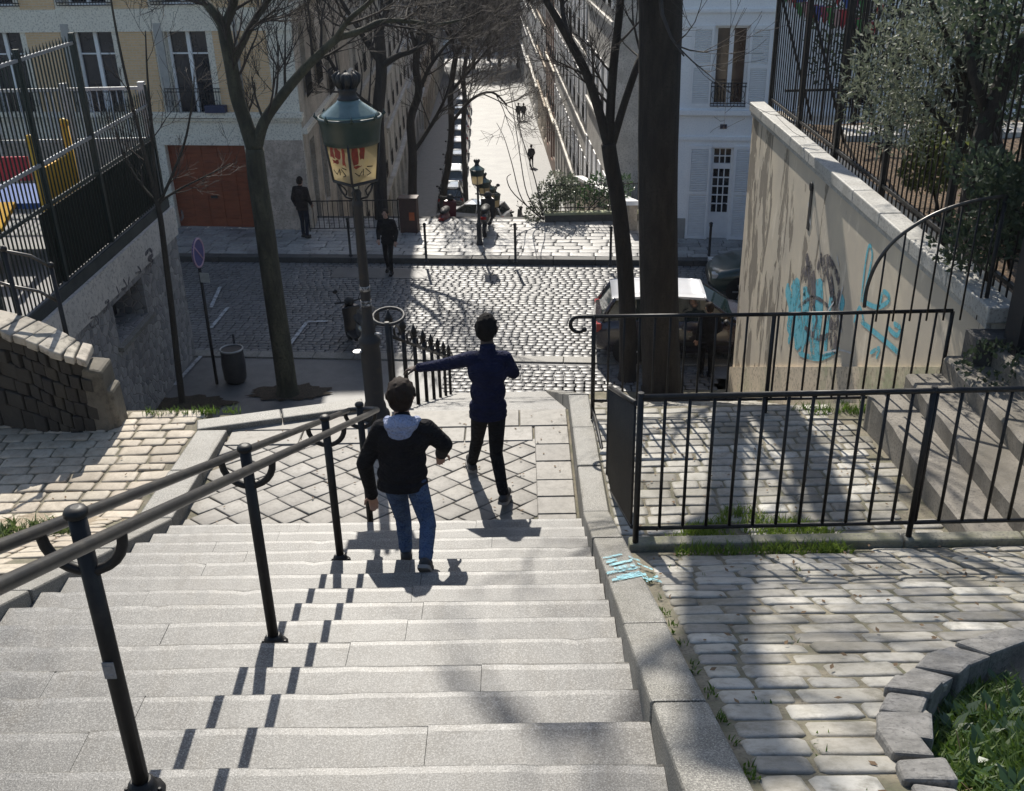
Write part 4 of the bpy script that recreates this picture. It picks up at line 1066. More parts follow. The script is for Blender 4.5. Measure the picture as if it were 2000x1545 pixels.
mb = MB(); mb.box(LX-7.9, y0_+.1, LT, LX-.02, y1_-.02, LT+.2); mb.build('kerb_course', mat('dark_course', (.045, .05, .045), .85, (.025, .03, .028), 3), lw)
spray('wall_scrawl', lw, DARKSP, LX+.05, [(.08, (283, 498), (292, 488), (298, 497), (289, 506), (298, 510), (292, 520)), (.05, (240, 545), (247, 560), (236, 566)), (.05, (252, 540), (250, 556)), (.05, (226, 558), (232, 575), (226, 582)), (.06, (204, 592), (212, 588), (206, 606), (200, 610)), (.035, (176, 622), (188, 618), (192, 630), (180, 640), (174, 632)), (.10, (352, 412), (358, 420), (352, 430)), (.05, (268, 520), (275, 530), (264, 534))], .05)
pf = empty('playground_fence', (LX-.1, 15, LT+.2), 0, 'tall dark green bar fence along the edge of the playground terrace', 'fence')
fy0, fy1 = 9.6, 20.9; fz0 = 0; ft = 3.5
N_ = 90
for i in range(N_+1):
    y = fy0+(fy1-fy0)*i/N_; t_ = ft if y < 17.9 else 2.15
    m_ = MB(); m_.tube([(0, y-15, 0), (0, y-15, t_), (0, y-15, t_+.08)], [.014, .014, .003], 5); m_.build('bar', FENCEG, pf)
for z, ye in ((1.25, 20.9), (1.87, 20.9), (ft-.08, 17.9)):
    m_ = MB(); m_.box(-.025, fy0-15, z, .025, ye-15, z+.05); m_.build('rail', GALV if z > 1.5 else FENCEG, pf)
m_ = MB(); m_.box(-.03, 15.4-15, .02, -.02, fy1-15, 1.2); m_.build('sheet_panel', mat('dark_green_sheet', (.006, .011, .010), .7, (.012, .018, .016), 4), pf)
for y in (11.4, 13.6, 15.8, 17.9, 20.9):
    m_ = MB(); m_.box(-.04, y-15-.04, -.1, .04, y-15+.04, ft+.1 if y < 18 else 2.3); m_.build('post', FENCEG, pf)
pf2 = empty('playground_fence', (LX-.15, 20.9, LT+.2), 0, 'pale metal fence closing the far end of the playground terrace, facing the cream building', 'fence')
m_ = MB()
for z in (.1, 1.2, 2.2): m_.box(-8, -.03, z, 0, .03, z+.06)
m_.build('rail', GALV, pf2)
for i in range(62):
    x = -.13*i; m_ = MB(); m_.tube([(x, 0, 0), (x, 0, 2.26)], .013, 5); m_.build('bar', GALV if i % 5 else GALV, pf2)
for i in range(6):
    x = -1.55*i; m_ = MB(); m_.box(x-.06, -.06, 0, x+.06, .06, 2.35); m_.build('post', GALV, pf2)
pf3 = empty('playground_fence', (LX-3.2, 13, LT+.2), 0, 'inner white railing of the playground with thick sunlit posts', 'fence')
for i, y in enumerate(np.arange(9.8, 20.6, 1.5)):
    m_ = MB(); m_.box(-.05, y-13-.05, 0, .05, y-13+.05, 2.6); m_.build('post', GALV, pf3)
m_ = MB(); m_.box(-.03, -3.2, 2.55, .03, 7.3, 2.62); m_.box(-.03, -3.2, 1.3, .03, 7.3, 1.36); m_.build('rail', GALV, pf3)
struct(sheet('playground_ground', PAVE, LX-14, LX-.05, 9.4, 20.9, lambda x, y: LT+.205, 2, 2))
# play tower: yellow posts, red roof panels
tw_ = PX(30, 375, -8.9)
pt = empty('play_tower', (-8.9, tw_.y, LT+.2), 0, 'yellow and red playground tower behind the green fence', 'playground')
YEL = mat('yellow_plastic', (.75, .42, .02), .4, (.65, .36, .02), 3); REDPL = mat('red_plastic', (.5, .02, .04), .4, (.4, .02, .05), 3); BLUEPL = mat('blue_plastic', (.03, .10, .35), .4)
for a in ((-.8, -.7), (.8, -.7), (-.8, .7), (.8, .7)):
    m_ = MB(); m_.tube([(a[0], a[1], 0), (a[0], a[1], 2.0)], .07, 10); m_.ball((a[0], a[1], 2.02), .09, 8); m_.build('post', YEL, pt)
m_ = MB(); m_.box(-.8, -.7, .85, .8, .7, .95); m_.build('platform', BLUEPL, pt)
m_ = MB(); m_.box(.80, -.62, .3, .84, .62, 1.5); m_.build('side_panel', YEL, pt)
m_ = MB(); m_.box(-.7, -.76, 1.35, .7, -.71, 1.75); m_.build('front_panel', REDPL, pt)
m_ = MB(); m_.hexa([(-.3, -2.6, .1), (.3, -2.6, .1), (.3, -.7, .9), (-.3, -.7, .9), (-.3, -2.6, .18), (.3, -2.6, .18), (.3, -.7, .98), (-.3, -.7, .98)]); m_.box(-.34, -2.6, .1, -.3, -.7, .5); m_.build('slide', YEL, pt)
# bastion: low curved stone wall at the end of the left ramp
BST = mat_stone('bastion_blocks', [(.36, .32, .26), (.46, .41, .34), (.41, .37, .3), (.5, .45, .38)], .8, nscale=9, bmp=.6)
bast = empty('stone_parapet', (-5.2, 8.9, 4.4), 0, 'low curved rubble parapet with a stepped end at the far side of the left ramp', 'wall')
rs = random.Random(44)
_e = [PY(-420, 560, 10.0), PY(-250, 590, 9.5), PY(-110, 616, 9.2), PY(0, 642, 9.05), PY(60, 664, 8.98), PY(112, 688, 8.95), PY(170, 700, 9.0)]
cl = [(p.x, p.y) for p in _e]; tops = [p.z for p in _e]
BST_SHADED = mat_stone('shaded_mossy_rubble', [(.022, .02, .018), (.04, .036, .03), (.03, .027, .024), (.05, .045, .036)], .9, nscale=9, bmp=.8)  # near-black: shade of the front painted into the stone, below the pale coping
def along(t):
    t *= len(cl)-1; i = min(int(t), len(cl)-2); f = t-i
    return Vector((cl[i][0]*(1-f)+cl[i+1][0]*f, cl[i][1]*(1-f)+cl[i+1][1]*f, 0)), tops[i]*(1-f)+tops[i+1]*f
nb_ = 14; wl_ = .36
for course in range(7):
    mb = MB()
    for i in range(nb_):
        of_ = (.5 if course % 2 else 0)+rs.uniform(-.12, .12)
        a, ta = along(min(1, max(0, (i+of_*(i > 0))/nb_))); b_, tb = along(min(1, (i+1+(.5 if course % 2 else 0))/nb_))
        if (b_-a).length < .08: continue
        d = (b_-a).normalized(); nn = Vector((-d.y, d.x, 0)); g_ = .006
        hs_ = [0, .09, .23, .37, .53, .68, .85, 1.9]; zt0 = ta-hs_[course]; zt1 = tb-hs_[course]; zb0 = ta-hs_[course+1]+.008; zb1 = tb-hs_[course+1]+.008
        j = lambda: rs.uniform(-.022, .022)
        ov = .03 if course == 0 else 0
        A_, B_ = a+d*g_, b_-d*g_
        f0, f1 = -ov+j(), -ov+j()
        mb.hexa([(*(A_+nn*f0).xy, zb0), (*(B_+nn*f1).xy, zb1), (*(B_+nn*wl_).xy, zb1), (*(A_+nn*wl_).xy, zb0), (*(A_+nn*f0).xy, zt0+j()*.4), (*(B_+nn*f1).xy, zt1+j()*.4), (*(B_+nn*wl_).xy, zt1), (*(A_+nn*wl_).xy, zt0)])
    mb.xform(Matrix.Translation((5.2, -8.9, -4.4))); o = mb.build('coping_stones' if course == 0 else 'block_course', BST if course == 0 else BST_SHADED, bast); bevel(o, .013, 2)
mb = MB()
_q = PY(178, 722, 9.0); _r = PY(205, 760, 9.05); _g = PZ(152, 834, LZ+.07)
for (x, y, z0, z1, dx, dy) in ((_q.x-.14, 8.98, 3.9, _q.z, .24, .36), (_r.x-.08, 9.02, 3.9, _r.z, .16, .3), (_g.x, _g.y, 4.2, 4.47, .36, .16)):
    mb.hexa([(x, y, z0), (x+dx, y+.03, z0), (x+dx, y+dy, z0), (x, y+dy, z0), (x+.02, y+.02, z1+.02), (x+dx-.02, y+.03, z1-.03), (x+dx-.03, y+dy, z1-.02), (x+.02, y+dy, z1)])
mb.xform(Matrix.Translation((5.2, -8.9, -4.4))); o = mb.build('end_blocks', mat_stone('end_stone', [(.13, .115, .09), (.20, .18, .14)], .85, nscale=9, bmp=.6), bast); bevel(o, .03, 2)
brl = empty('parapet_railing', (-4.9, 9.45, 5.3), 0, 'short curved black railing on top of the stone parapet at the left', 'railing')
P_ = [PY(-60, 470, 9.35), PY(8, 490, 9.4), PY(60, 500, 9.45), PY(100, 522, 9.5)]; Q_ = [p+Vector((0, 0, -.36)) for p in P_]
for L_ in (P_, Q_):
    mb = MB(); mb.tube([p-brl.location for p in L_], .017, 8); mb.build('rail', RAILM, brl)
for i in (1, 3, 0):
    mb = MB(); p = P_[i]-brl.location; mb.tube([p+Vector((0, 0, .02)), p+Vector((.0, 0, -.72)), p+Vector((.01, -.04, -.80))], .024, 8); mb.ball(p+Vector((0, 0, .02)), .034, 8); mb.build('post', IRON, brl)

# ================================================================== PLANTS
def leaf_mat(name, c1, c2, rough=.5, trans=.3):
    m, n, b = _m(name)
    g = n.nodes.new('ShaderNodeNewGeometry'); col = mix(n, c1, c2, g.outputs['Random Per Island'])
    n.links.new(col, b.inputs['Base Color']); b.inputs['Roughness'].default_value = rough
    t = n.nodes.new('ShaderNodeBsdfTranslucent'); n.links.new(col, t.inputs[0]); ms = n.nodes.new('ShaderNodeMixShader'); ms.inputs[0].default_value = trans
    n.links.new(b.outputs[0], ms.inputs[1]); n.links.new(t.outputs[0], ms.inputs[2]); n.links.new(ms.outputs[0], n.nodes['Material Output'].inputs[0]); return m
OLIVE = leaf_mat('olive_leaves', (.08, .095, .06), (.18, .20, .145), .6, .35)
LAUREL = leaf_mat('laurel_leaves', (.03, .07, .025), (.07, .13, .05), .35, .3)
YELLG = leaf_mat('yellow_green_leaves', (.10, .13, .03), (.16, .17, .05), .5, .4)
GRASS = leaf_mat('grass_blades', (.05, .105, .015), (.13, .20, .035), .5, .45)
DKGREEN = leaf_mat('dark_leaves', (.035, .055, .03), (.07, .095, .055), .65, .35)
def leaf(mb, p, d, n_, L, W):
    s_ = d.cross(n_)
    if s_.length < 1e-4: s_ = d.orthogonal()
    s_ = s_.normalized()*W; i = len(mb.v)
    mb.v += [tuple(p), tuple(p+d*L*.5+s_), tuple(p+d*L), tuple(p+d*L*.5-s_)]; mb.face((i, i+1, i+2, i+3))
def rv(rnd): 
    while True:
        v = Vector((rnd.uniform(-1, 1), rnd.uniform(-1, 1), rnd.uniform(-1, 1)))
        if .05 < v.length < 1: return v
def crown(rnd, clumps, nper, L, W, up=.3):
    mb = MB()
    for c, r in clumps:
        for _ in range(nper):
            v = rv(rnd); v = v.normalized()*(v.length**.5)
            p = Vector(c)+Vector((v.x*r[0], v.y*r[1], v.z*r[2])); d = (v*.6+rv(rnd)+Vector((0, 0, up))).normalized()
            leaf(mb, p, d, rv(rnd).normalized(), L*rnd.uniform(.6, 1.3), W*rnd.uniform(.7, 1.2))
    return mb
def branch_rec(mb, rnd, p, d, L, r, lev, spread=.6, up=.12, nmin=3, rmin=.0035, droop=0):
    """a limb with its side twigs, all in one mesh"""
    n_ = 4 if lev > 1 else 3; pts = [Vector(p)]; d = d.normalized(); rr_ = [r]
    for i in range(n_):
        d = (d+rv(rnd)*.22+Vector((0, 0, up-droop*i))).normalized(); pts.append(pts[-1]+d*(L/n_)); rr_.append(max(rmin, r*(1-.72*(i+1)/n_)))
    mb.tube(pts, rr_, 6 if r > .03 else (4 if r > .01 else 3), caps=False)
    if lev <= 0: return
    k = rnd.randint(nmin, nmin+2)
    for i in range(k):
        t = rnd.uniform(.25, 1.0)*n_; j = min(int(t), n_-1); q = pts[j].lerp(pts[j+1], t-j); dd = (pts[j+1]-pts[j]).normalized()
        s_ = rv(rnd); s_ = (s_-dd*s_.dot(dd)).normalized(); nd = (dd+s_*spread*rnd.uniform(.7, 1.5)).normalized()
        branch_rec(mb, rnd, q, nd, L*rnd.uniform(.45, .72), max(rmin, rr_[j]*.62), lev-1, spread, up, nmin, rmin, droop)
def pxpath(pts, Y, dY=0):
    return [PY(a, b_, Y+(c if len(q) > 2 else 0)) for q in pts for a, b_, c in [(q[0], q[1], q[2] if len(q) > 2 else 0)]]
def smoothpath(p, r, k=4):
    q, rr_ = [], []
    for i in range(len(p)-1):
        p0, p1, p2, p3 = p[max(i-1, 0)], p[i], p[i+1], p[min(i+2, len(p)-1)]
        for j in range(k):
            t = j/k; q.append(.5*((2*p1)+(p2-p0)*t+(2*p0-5*p1+4*p2-p3)*t*t+(3*p1-p0-3*p2+p3)*t**3)); rr_.append(r[i]+(r[i+1]-r[i])*t)
    q.append(p[-1]); rr_.append(r[-1]); return q, rr_
def bare_tree(name, label, base, trunk, limbs, m, twigs, seed, lev=3, tl=1.6, tr_=.02, up=.1, flare=1.5, tn=3, group=None, rmin=.0035):
    """trunk, limbs: lists of (points, radii) in world space; twigs: how many side branches per limb"""
    rnd = random.Random(seed); t = empty(name, base, 0, label, 'tree', group); O_ = Vector(base)
    mb = MB(); q, r = smoothpath([Vector(p) for p in trunk[0]], trunk[1])
    q = [q[0]+Vector((0, 0, -.15))]+q; r = [r[0]*flare]+r; r[1] = r[0]*.85 if flare > 1.2 else r[1]
    mb.tube([p-O_ for p in q], r, 14)
    L_ = []
    for lp_, lr in limbs:
        a, b_ = smoothpath([Vector(p) for p in lp_], lr); L_.append((a, b_)); mb.tube([p-O_ for p in a], b_, 10)
    mb.build('trunk', m, t)
    cr_ = MB()
    for a, b_ in L_:
        for _ in range(twigs):
            k = rnd.uniform(.15, 1)*(len(a)-1); i = min(int(k), len(a)-2); p = a[i].lerp(a[i+1], k-i)-O_; d = (a[i+1]-a[i]).normalized()
            s_ = rv(rnd); s_ = (s_-d*s_.dot(d)).normalized()
            branch_rec(cr_, rnd, p, (d*.7+s_*.8+Vector((0, 0, .2))), tl*rnd.uniform(.6, 1.2), max(tr_*.6, min(tr_*1.6, b_[i]*.5)), lev, up=up, nmin=tn, rmin=rmin)
    cr_.build('crown', TWIG, t); return t
# tree by the street, seen left of the lamp
Y_ = 18.85
bare_tree('bare_tree', 'bare grey tree with a forked trunk in a round pit left of the lamp', PZ(563, 770, 0.02),
    (pxpath([(563, 770), (552, 690), (540, 610), (527, 520), (515, 430), (503, 350), (497, 290)], Y_), [.21, .20, .195, .19, .185, .18, .165]),
    [(pxpath([(497, 292), (478, 235), (462, 185), (452, 130), (440, 70), (436, 45)], Y_), [.15, .13, .125, .12, .115, .11]),
     (pxpath([(436, 50), (415, 20), (385, -15, .2), (340, -70, .5), (290, -150, .8)], Y_), [.10, .085, .075, .06, .04]),
     (pxpath([(440, 48), (455, 10), (462, -40, -.3), (475, -120, -.5), (470, -230, -.6)], Y_), [.09, .08, .075, .06, .04]),
     (pxpath([(452, 130), (480, 70, .2), (510, 20, .5), (545, -30, .8), (580, -100, 1)], Y_), [.07, .065, .055, .045, .03]),
     (pxpath([(500, 290), (515, 240), (545, 195), (590, 140), (630, 100), (662, 72)], Y_), [.12, .10, .095, .085, .075, .07]),
     (pxpath([(662, 72), (705, 60, .2), (745, 42, .4), (800, 42, .7), (850, 48, 1), (905, 38, 1.4)], Y_), [.065, .055, .05, .042, .035, .02]),
     (pxpath([(655, 78), (680, 40, -.2), (715, 10, -.4), (755, -30, -.6), (800, -90, -.8)], Y_), [.055, .045, .04, .032, .02])],
    BARK_G, 9, 101, 3, 1.3, .018)
# fork tree and big trunk in front of the white house
Y_ = 19.25
bare_tree('bare_tree', 'slim dark tree forking in two, just left of the thick trunk', PZ(1226, 742, .02),
    (pxpath([(1226, 742), (1226, 640), (1222, 540), (1214, 450), (1205, 380), (1194, 320), (1188, 280)], Y_), [.18, .17, .165, .155, .15, .145, .14]),
    [(pxpath([(1190, 290), (1172, 225), (1148, 150), (1118, 90), (1090, 40), (1066, 0), (1040, -50)], Y_), [.11, .09, .085, .08, .07, .06, .05]),
     (pxpath([(1188, 290), (1193, 200), (1199, 120), (1206, 60), (1212, 0), (1216, -80)], Y_), [.10, .085, .08, .075, .07, .06]),
     (pxpath([(1196, 280), (1220, 200), (1244, 130), (1262, 80, .4), (1285, 0, .6)], Y_), [.08, .07, .065, .06, .05]),
     (pxpath([(1118, 90), (1100, 30, .5), (1098, -30, .8), (1105, -120, 1)], Y_), [.05, .045, .04, .03])],
    BARK_D, 5, 102, 3, 1.2, .016)
Y_ = 18.5
def sunpt(gx, gy, gz, Y):   # the point on plane Y whose shadow falls on ground point g
    t = (Y-gy); return Vector((gx-t*math.tan(R(SUN_AZ)), Y, gz+t/math.cos(R(SUN_AZ))*math.tan(R(SUN_EL))))
def gter(px, py):
    p = PZ(px, py, 4.9)
    for _ in range(6): p = PZ(px, py, zter(p.x, p.y) if p.y > 5.5 else zr(p.x, p.y))
    return p
A_ = [sunpt(*gter(*q), 14.2) for q in ((1424, 815), (1420, 900), (1420, 1000), (1415, 1100), (1400, 1200), (1425, 1350), (1450, 1500))]  # limbs out of view, shaped to drop their shadows on terrace and ramp
B_ = [sunpt(*gter(*q), 14.2) for q in ((1495, 795), (1532, 832), (1581, 902), (1642, 1010), (1690, 1065))]
C_ = [sunpt(*gter(*q), 14.2) for q in ((1424, 1020), (1470, 1060), (1482, 1100), (1468, 1150), (1450, 1220))]
D_ = [sunpt(*gter(*q), 17.5) for q in ((1330, 1255), (1220, 1330), (1090, 1370), (960, 1320), (860, 1250))]  # unseen limb added to dapple the stairs with shade
E2_ = [sunpt(*gter(*q), 17.5) for q in ((1330, 1400), (1230, 1430), (1110, 1500), (980, 1530))]
FK = sunpt(*gter(1448, 782), 14.2)
bt0 = PZ(1292, 770, .02)
top8 = PY(1291, -20, Y_)
bare_tree('bare_tree', 'thick black trunk of a tall tree standing between the parked car and the terrace railing', bt0,
    (pxpath([(1294, 770), (1290, 690), (1287, 560), (1285, 430), (1285, 300), (1288, 150), (1290, 0)], Y_)+[top8+Vector((-.1, 0, 1.2))], [.40, .375, .365, .36, .36, .365, .375, .36]),
    [([top8+Vector((-.1, 0, .9)), (top8*.62+FK*.38)+Vector((.15, .3, -.1)), FK], [.34, .29, .25]),
     ([FK]+B_+[B_[-1]+Vector((.1, 0, 2.2))], [.24, .25, .24, .18, .11, .08, .04]),
     ([FK]+A_, [.2, .14, .14, .15, .175, .19, .19, .18]),
     ([A_[4]]+D_, [.08, .06, .055, .05, .045, .03]),
     (C_, [.06, .05, .045, .04, .03]),
     ([top8+Vector((-.1, 0, 1.0)), Vector((3.6, 18.8, 11.0)), Vector((4.4, 19.0, 14)), Vector((5.0, 19.4, 18))], [.24, .2, .15, .07])],
    BARK_D, 7, 103, 3, 2.2, .03, flare=1.25)
# slim young tree by the playground wall
Y_ = 18.5
bare_tree('young_tree', 'thin young bare tree in front of the scrawled playground wall', PZ(356, 786, .02),
    (pxpath([(356, 786), (346, 700), (335, 600), (324, 510), (314, 430), (306, 390)], Y_), [.066, .062, .058, .055, .052, .048]),
    [(pxpath([(308, 400), (292, 340), (275, 270), (255, 190), (235, 100), (220, 20), (208, -60)], Y_), [.04, .033, .03, .026, .022, .018, .012]),
     (pxpath([(308, 400), (300, 320), (296, 240), (288, 150), (284, 60)], Y_), [.034, .028, .024, .018, .01]),
     (pxpath([(310, 400), (335, 345), (360, 280), (372, 220), (380, 150)], Y_), [.032, .026, .022, .016, .01]),
     (pxpath([(305, 395), (275, 360), (245, 310), (225, 250)], Y_), [.03, .024, .018, .01]),
     (pxpath([(310, 395), (350, 370), (400, 345), (450, 320)], Y_), [.026, .02, .014, .008])],
    BARK, 4, 104, 2, .8, .009, flare=1.2)
# trees along the lower street
def st_tree(label, pts, Y, rad, limbs, seed, tw=7, lev=3, tl=2.0, m=BARK_D):
    tp = pxpath(pts, Y); zb = zst(Y) if Y > 31.2 else PVZ
    b0 = Vector((tp[0].x, Y, zb)); tp = [b0]+tp
    bare_tree('bare_tree', label, b0, (tp, [rad]+[rad*(1-.35*i/len(pts)) for i in range(len(pts))]), [(pxpath(l, Y), [rad*.5*(1-.75*i/len(l)) for i in range(len(l))]) for l in limbs], m, tw, seed, lev, tl, .02, flare=1.2, rmin=.0065 if Y < 50 else .011)
st_tree('dark bare tree rising right behind the street lamp', [(745, 440), (742, 330), (738, 230), (745, 140), (740, 60)], 31.0, .21,
    [[(742, 120), (715, 80, .4), (690, 40, .6), (660, -10, .8)], [(740, 70), (752, 30), (770, -20), (780, -80)], [(745, 130), (775, 110, -.3), (815, 95, -.6), (850, 60, -.8)], [(738, 220), (700, 190, .5), (670, 160, .8), (640, 110, 1)]], 201, 7)
st_tree('bare tree with a wavy dark trunk, second beyond the lamp along the street', [(806, 390), (806, 300), (802, 235), (818, 180), (812, 130), (820, 60)], 38, .17,
    [[(818, 180), (840, 130), (870, 90), (910, 50)], [(815, 100), (800, 50), (795, 0), (780, -60)], [(806, 300), (845, 240), (870, 190), (885, 140)], [(820, 60), (832, 10), (840, -60)]], 202, 8)
st_tree('thin bare tree leaning over the row of parked cars', [(866, 390), (876, 320), (882, 250), (880, 180), (890, 110)], 45, .16,
    [[(880, 180), (915, 140), (950, 100), (985, 60)], [(890, 110), (880, 60), (870, 0)], [(882, 240), (920, 195), (960, 180), (990, 205)], [(890, 110), (920, 60), (940, 10)]], 203, 9, 3, 2.4)
st_tree('bare tree further down the shaded pavement', [(905, 260), (908, 200), (905, 150), (915, 90)], 62, .16,
    [[(905, 150), (930, 110), (955, 70), (985, 30)], [(915, 90), (905, 40), (900, -20)], [(915, 90), (940, 50), (965, 10)]], 204, 10, 3, 3.0)
# far trees closing the view down the street
rnd = random.Random(77)
farlab = ['bare purplish tree in the middle of the far trees that close the street', 'bare purplish far tree standing at the left end of the street view', 'bare purplish far tree at the right, against the sunny row of houses', 'bare purplish far tree rising behind the others at the end of the street']
for i, (px, Y, h_) in enumerate(((975, 137, 11), (925, 140, 12), (1012, 139, 10), (955, 150, 15))):
    b0 = PY(px, 150, Y); b0.z = zst(Y)
    t = empty('far_tree', b0, 0, farlab[i], 'tree', 'far trees closing the street')
    mb = MB(); mb.tube([(0, 0, -.2), (.1, 0, 2), (0, .1, 4)], [.28, .22, .18], 8); mb.build('trunk', BARK_D, t)
    cr_ = MB()
    for k in range(20):
        d = Vector((rnd.uniform(-1, 1), rnd.uniform(-1, 1), rnd.uniform(-.1, 1.1))); branch_rec(cr_, rnd, (0, 0, rnd.uniform(2.0, 5)), d, h_*.45, .16, 4, .7, .02, 3, .022)
    cr_.build('crown', mat('far_twigs', (.10, .075, .08), .9) if i == 0 else MATS['far_twigs'], t)

# ---- park shrubs
def bush(name, label, base, clumps, nper, L, W, m, seed, stem=None, cat='shrub', group=None, stems=5):
    rnd = random.Random(seed); t = empty(name, base, 0, label, cat, group); O_ = Vector(base)
    mb = MB()
    for i in range(stems):
        c, r = clumps[rnd.randrange(len(clumps))]; a = Vector((rnd.uniform(-.15, .15), rnd.uniform(-.15, .15), -.1)); b_ = Vector(c)-O_
        mid = a.lerp(b_, .5)+rv(rnd)*.15; rs_ = stem or .02; mb.tube([a, mid, b_], [rs_, rs_*.8, rs_*.35], 6, caps=False)
    mb.build('stem', BARK_D, t)
    cr_ = crown(rnd, [(Vector(c)-O_, r) for c, r in clumps], nper, L, W); cr_.build('leaves', m, t); return t
def cl_px(rnd, pts, Y, r, spread=.5):
    out = []
    for px, py in pts:
        for _ in range(2):
            p = PY(px+rnd.uniform(-30, 30), py+rnd.uniform(-25, 25), Y+rnd.uniform(-spread, spread)); k = rnd.uniform(.6, 1.2); out.append((p, (r*k, r*k, r*k*.8)))
    return out
rnd = random.Random(88)
pg = WT-.35
ol = [(1780, 60), (1850, 40), (1920, 60), (1980, 30), (1740, 110), (1800, 130), (1870, 120), (1940, 120), (1990, 110), (1720, 170), (1780, 190), (1840, 190), (1900, 180), (1760, 240), (1820, 240), (1880, 10), (1960, -20), (1820, -10), (1700, 215)]
bush('olive_tree', 'grey green olive tree leaning through the park fence', (5.6, 11.0, pg), cl_px(rnd, ol, 10.6, .40, .7), 190, .08, .011, OLIVE, 301, .06, 'tree', stems=9)
o = empty('dark_tree', (5.75, 9.6, pg), 0, 'dark leaning tree trunk inside the park fence at the right edge of the photo', 'tree')
mb = MB(); q = [PY(1895, 420, 9.7), PY(1905, 330, 9.7), PY(1930, 230, 9.7), PY(1975, 130, 9.7), PY(2030, 40, 9.7), PY(2060, -40, 9.7)]
mb.tube([p-o.location for p in smoothpath(q, [.1]*6)[0]], smoothpath(q, [.10, .09, .085, .08, .07, .06])[1], 10); mb.tube([PY(1930, 230, 9.7)-o.location, PY(1900, 150, 9.7)-o.location, PY(1890, 60, 9.8)-o.location], [.05, .04, .03], 8); mb.build('trunk', BARK_D, o)
r2 = random.Random(12); cr_ = crown(r2, [(PY(x, y, 9.7)-o.location, (.35, .35, .3)) for x, y in ((1990, 60), (1900, 40), (1980, 190), (2020, 120), (1940, -10))], 220, .08, .02); cr_.build('leaves', DKGREEN, o)
bush('shrub', 'yellow green bush behind the fence bars under the olive tree', (7.6, 13.0, pg), cl_px(rnd, [(1810, 290), (1860, 280), (1880, 320), (1830, 330), (1790, 320)], 12.6, .35), 240, .09, .02, YELLG, 302)
bush('shrub', 'dark low bush on the leaf litter at the right edge behind the gate', (5.9, 8.9, pg), cl_px(rnd, [(1960, 420), (1990, 360), (1985, 470), (1940, 330), (1890, 470)], 8.9, .3, .3), 260, .075, .02, DKGREEN, 303)
bush('shrub', 'low dark hedge beside the pale park path near the white house', (8.0, 17.2, pg), [((6.0+.45*i, 17.0+.1*(i % 3), pg+.35), (.4, .3, .3)) for i in range(9)], 190, .09, .025, DKGREEN, 304)
bush('shrub', 'dark green bush in the park between the white house and the olive tree', (6.6, 20.5, pg), [((6.0+.5*(i % 5), 20.3+.3*(i//5), pg+.7+.55*(i//5)), (.5, .4, .45)) for i in range(15)], 150, .11, .03, DKGREEN, 305)
bush('ivy_clump', 'dark leafy shrub spilling at the foot of the gate post by the park steps', (4.3, 7.4, 5.2), [((4.0, 7.9, 5.35), (.3, .25, .22)), ((4.4, 7.5, 5.6), (.35, .3, .3)), ((4.9, 7.4, 5.8), (.4, .3, .35)), ((4.6, 7.9, 5.9), (.3, .3, .4))], 300, .06, .02, DKGREEN, 306)
# ---- white flowering hedge in the bed on the far pavement
hb = empty('planted_bed', (2.1, 30.6, PVZ), 0, 'low planter wall with iron railing around a green hedge, right of the hill stairs', 'planter')
mb = MB(); mb.box(-1.35, -.35, -.1, 1.5, -.15, .22); mb.build('planter_wall', mat('dark_planter', (.10, .095, .085), .8), hb)
mb = MB(); mb.box(-1.38, -.38, .222, 1.53, -.12, .29); mb.build('ledge', mat('mossy_ledge', (.36, .36, .24), .8, (.26, .28, .16), 4), hb)
mb = MB()
for z in (.42, 1.12): mb.tube([(-1.3, -.25, z), (1.45, -.25, z)], .016, 6)
mb.build('rail', IRON, hb)
for i in range(20):
    m_ = MB(); x = -1.3+i*2.75/19; m_.tube([(x, -.25, .29), (x, -.25, 1.18)], .010, 5); m_.build('bar', IRON, hb)
bush('hedge', 'bright green hedge growing inside the railed bed beside the forked tree', (2.1, 31.3, PVZ), [((1.0+.28*i, 31.1+.2*(i % 2), PVZ+.45+.2*((i*7) % 3)), (.26, .3, .36)) for i in range(9)], 230, .10, .03, LAUREL, 310)
bush('shrub', 'bushy grey green shrub at the left end of the railed bed', (1.0, 30.6, PVZ), [(PY(x, y, 30.5), (.22, .25, .24)) for x, y in ((1050, 395), (1065, 370), (1085, 350), (1100, 375), (1040, 420), (1060, 430), (1045, 445), (1110, 355), (1090, 395), (1075, 410), (1120, 380))], 170, .10, .028, OLIVE, 311, .012)
wst = empty('arching_shrub', PY(1062, 430, 30.2), 0, 'bare arching stems rising from the left end of the railed bed', 'shrub'); mb = MB()
for pts in ([(1062, 430), (1030, 380), (1015, 300), (1000, 200), (992, 150)], [(1062, 430), (1045, 350), (1020, 270), (1008, 210), (1000, 180)], [(1062, 430), (1020, 390), (1000, 320), (985, 270), (970, 240)], [(1062, 430), (1005, 380), (990, 350), (998, 340)]):
    q, r_ = smoothpath([PY(a, b_, 30.2)-wst.location for a, b_ in pts], [.02, .017, .014, .01, .007][:len(pts)]); mb.tube(q, r_, 5)
mb.build('stem', TWIG, wst)
